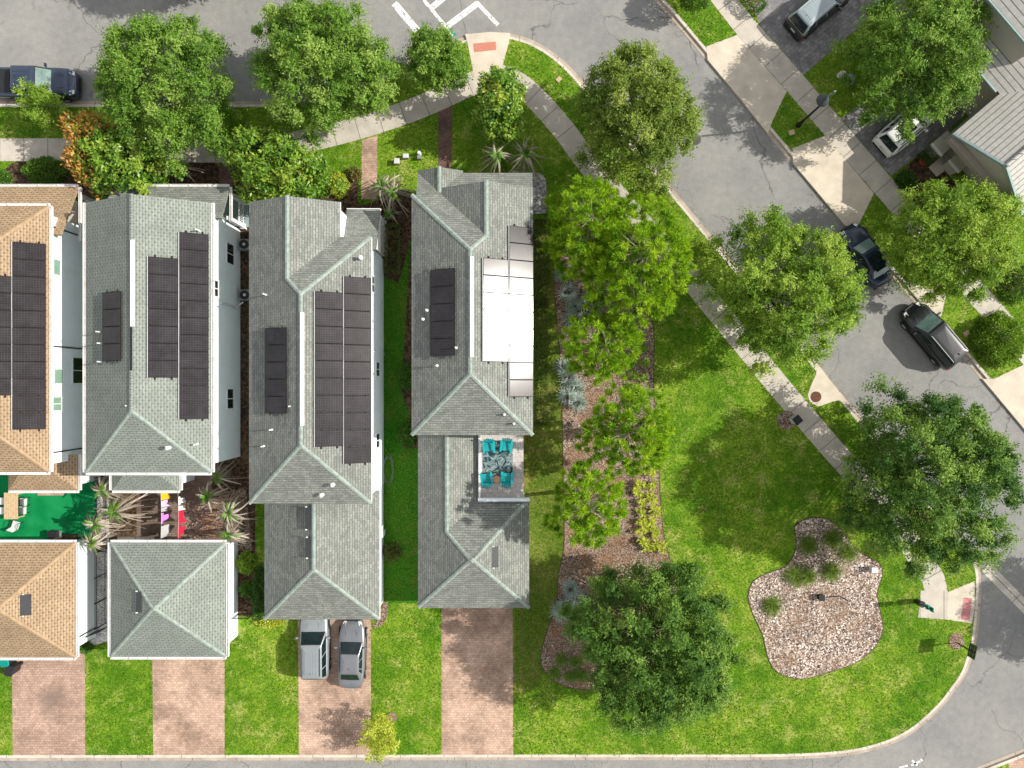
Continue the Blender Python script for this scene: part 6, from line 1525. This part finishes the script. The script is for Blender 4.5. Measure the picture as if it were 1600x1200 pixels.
# planter box by the garage
x, y = W(97, 841, .5); o = thing('planter_box', 'long dark timber planter against the tan garage wall', 'planter', (x, y, .13))
MB().box((0, 0, .22), (1.9, .42, .44)).build('box', M['brown_fence'], o); MB().box((0, 0, .45), (1.75, .30, .03)).build('soil', M['dark_soil'], o)
x, y = W(86, 834, .5); o = thing('barbecue', 'dark barbecue standing by the planter on the green turf', 'barbecue', (x, y, .13))
MB().box((0, 0, .62), (.7, .5, .3), 0, .85).build('hood', M['dark_plastic'], o); MB().box((.0, 0, .44), (.95, .5, .06)).build('side_shelf', M['grey_metal'], o)
for sx in (-1, 1):
    for sy in (-1, 1): MB().box((sx * .3, sy * .2, .2), (.05, .05, .42)).build('leg', M['black_metal'], o)
x, y = W(213, 845, .1); o = MB().box((0, 0, 0), (2.6, .42, .06)).build('step_slab', M['pavement_concrete'], None, (x, y + .1, .16)); tag(o, 'long pale step slab at the sage garage wall', 'step')
# black railing fence between the yards
def fence(label, p0, p1, h, post_every=1.9, cat='fence', gap=.13, name='railing_fence', mat='black_metal'):
    a, b = W(*p0), W(*p1); o = thing(name, label, cat, (a[0], a[1], LZ)); d = Vector((b[0] - a[0], b[1] - a[1], 0)); L = d.length; d.normalize(); ang = math.atan2(d.y, d.x)
    m = MB()
    for z in (.15, h - .18, h): c = d * (L / 2); m.box((c.x, c.y, z), (L, .03, .035), ang)
    for i in range(int(L / gap)): c = d * ((i + .5) * gap); m.box((c.x, c.y, h / 2 + .06), (.016, .016, h - .05), ang)
    m.build('rail_panel', M[mat], o, weld=False)
    k = max(1, round(L / post_every))
    for i in range(k + 1): c = d * (L * i / k); MB().box((c.x, c.y, h / 2), (.06, .06, h + .16), ang).build('post', M[mat], o)
    return o
fence('black railing fence between the green turf yard and the clothesline yard', (168, 742), (168, 842), 1.35)
fence('black railing fence in the gravel strip between the two detached garages', (167.5, 856), (167.5, 972), 1.35)
fence('short black railing gate at the lower end of the gravel strip', (154, 984), (170, 978), 1.3, .8, 'gate', name='railing_gate')
fence('short black railing gate between the sage garage and the two-car house', (371, 957), (398, 957), 1.25, .9, 'gate', name='railing_gate')
# clotheslines
def line(label, px, py0, py1, z=1.9):
    x, ya = W(px, py0, z); _, yb = W(px, py1, z); o = thing('clothesline', label, 'clothesline', (x, ya, .13), 0, 'clotheslines'); L = yb - ya
    m = MB(); m.tube([(0, L * t, z - .13 - .10 * math.sin(math.pi * t)) for t in [i / 10 for i in range(11)]], .008, 4); m.build('cord', M['light_grey'], o)
    for t in (0.0, 1.0): MB().tube([(0, L * t, -.05), (0, L * t, z - .1)], .03, 8).build('pole', M['grey_metal'], o)
    return x
xa = line('clothesline with the yellow, lilac and magenta garments', 251, 767, 847); xb = line('clothesline with the red garments', 278, 768, 847)
def garment(name, label, x, py0, py1, mat, z1=1.80, z0=1.0, seed=0, shape='flat'):
    rg = np.random.default_rng(seed); y1, y0 = yof(py0, 1.5), yof(py1, 1.5); n, k = 14, 8; m = MB(); L = abs(y1 - y0)
    g_ = lambda u, v_: (.05 * math.sin(u * 9 + seed) * (1 - v_) + .20 * (1 - v_) ** 2 * (.6 + .4 * math.sin(u * 4 + seed)), (u - .5) * L * (1 - .12 * (1 - v_) * math.sin(u * 3.1)), (v_ - 1) * (z1 - z0) * (1 + (.12 * math.sin(u * 6 + seed)) * (1 - v_)))
    wid = lambda v_: 1.0
    for i in range(n):
        for j in range(k):
            if shape == 'shirt' and (j < 5) and (i < 3 or i > 10): continue
            q = [g_(i / n, j / k), g_((i + 1) / n, j / k), g_((i + 1) / n, (j + 1) / k), g_(i / n, (j + 1) / k)]
            m.face(q)
    o = m.build(name, M[mat], None, (x, (y0 + y1) / 2, z1), smooth=True)
    md = o.modifiers.new('thickness', 'SOLIDIFY'); md.thickness = .012
    tag(o, label, 'laundry', 'laundry on the lines')
garment('towel', 'yellow towel at the top of the left clothesline', xa, 769, 781, 'cloth_yellow', 1.83, .95, 1)
garment('towel', 'pale lilac towel below the yellow one on the left clothesline', xa, 782, 792, 'cloth_lilac', 1.80, 1.05, 2)
garment('shirt', 'small grey shirt between the lilac and magenta garments', xa, 793, 799, 'cloth_grey', 1.80, 1.2, 3)
garment('shirt', 'magenta shirt in the middle of the left clothesline', xa, 801, 818, 'cloth_magenta', 1.80, 1.0, 4, 'shirt')
garment('towel', 'grey towel at the bottom of the left clothesline', xa, 821, 840, 'cloth_grey', 1.82, .95, 5)
garment('shirt', 'white garment at the top of the right clothesline', xb, 775, 789, 'cloth_white', 1.80, 1.2, 6, 'shirt')
garment('cloth', 'white and narrow cloth above the red garments on the right clothesline', xb, 790, 797, 'cloth_white', 1.80, 1.35, 7)
garment('dress', 'dark red garment, upper of the two red ones on the right clothesline', xb, 798, 817, 'cloth_red', 1.80, 1.15, 8)
garment('dress', 'bright red garment at the bottom of the right clothesline', xb, 819, 840, 'cloth_red', 1.80, 1.05, 9, 'shirt')
# ================================================================ LIGHT, SKY, CAMERA
SUN_EL, SUN_AZ = 36.5, 6.0                  # degrees above the horizon; from +x towards +y
w = bpy.data.worlds.new('World'); S.world = w; w.use_nodes = True
nt = w.node_tree; sky = nt.nodes.new('ShaderNodeTexSky'); sky.sky_type = 'NISHITA'; sky.sun_disc = False
sky.sun_elevation = R(SUN_EL); sky.sun_rotation = R(90 - SUN_AZ); sky.air_density = 1.0; sky.dust_density = 1.5; sky.ozone_density = 1.0
bg = nt.nodes['Background']; bg.inputs['Strength'].default_value = .112
# thin broken cloud whitens the sky light
tcw = nt.nodes.new('ShaderNodeTexCoord'); nzw = nt.nodes.new('ShaderNodeTexNoise'); nzw.inputs['Scale'].default_value = 2.2; nzw.inputs['Detail'].default_value = 5
nt.links.new(tcw.outputs['Generated'], nzw.inputs['Vector'])
rmp = nt.nodes.new('ShaderNodeValToRGB'); rmp.color_ramp.elements[0].position = .38; rmp.color_ramp.elements[1].position = .62
nt.links.new(nzw.outputs['Fac'], rmp.inputs['Fac'])
mxw = nt.nodes.new('ShaderNodeMix'); mxw.data_type = 'RGBA'; mxw.inputs[7].default_value = (6.2, 5.9, 5.5, 1)
nt.links.new(rmp.outputs['Color'], mxw.inputs[0]); nt.links.new(sky.outputs[0], mxw.inputs[6])
nt.links.new(mxw.outputs[2], bg.inputs['Color'])
L_ = bpy.data.lights.new('sun', 'SUN'); L_.energy = 4.3; L_.angle = R(.5); L_.color = (1.0, .95, .86)
so = bpy.data.objects.new('sun', L_); COL.objects.link(so)
e, a = R(SUN_EL), R(SUN_AZ); to = Vector((math.cos(e) * math.cos(a), math.cos(e) * math.sin(a), math.sin(e)))
so.rotation_euler = to.to_track_quat('Z', 'Y').to_euler(); so.location = (60, 10, 60)
cd = bpy.data.cameras.new('camera'); cam = bpy.data.objects.new('camera', cd); COL.objects.link(cam)
cam.location = (0, 0, CAM_H); cam.rotation_euler = (0, 0, 0)
cd.sensor_width = 36; cd.lens = 18 / (800 / (K * CAM_H)); cd.clip_end = 2000; cd.clip_start = .5
S.camera = cam
S.view_settings.view_transform = 'Standard'; S.view_settings.look = 'None'; S.view_settings.gamma = 1; S.view_settings.exposure = .5
S.render.resolution_x, S.render.resolution_y = 1024, 768
S.cycles.max_bounces = 6
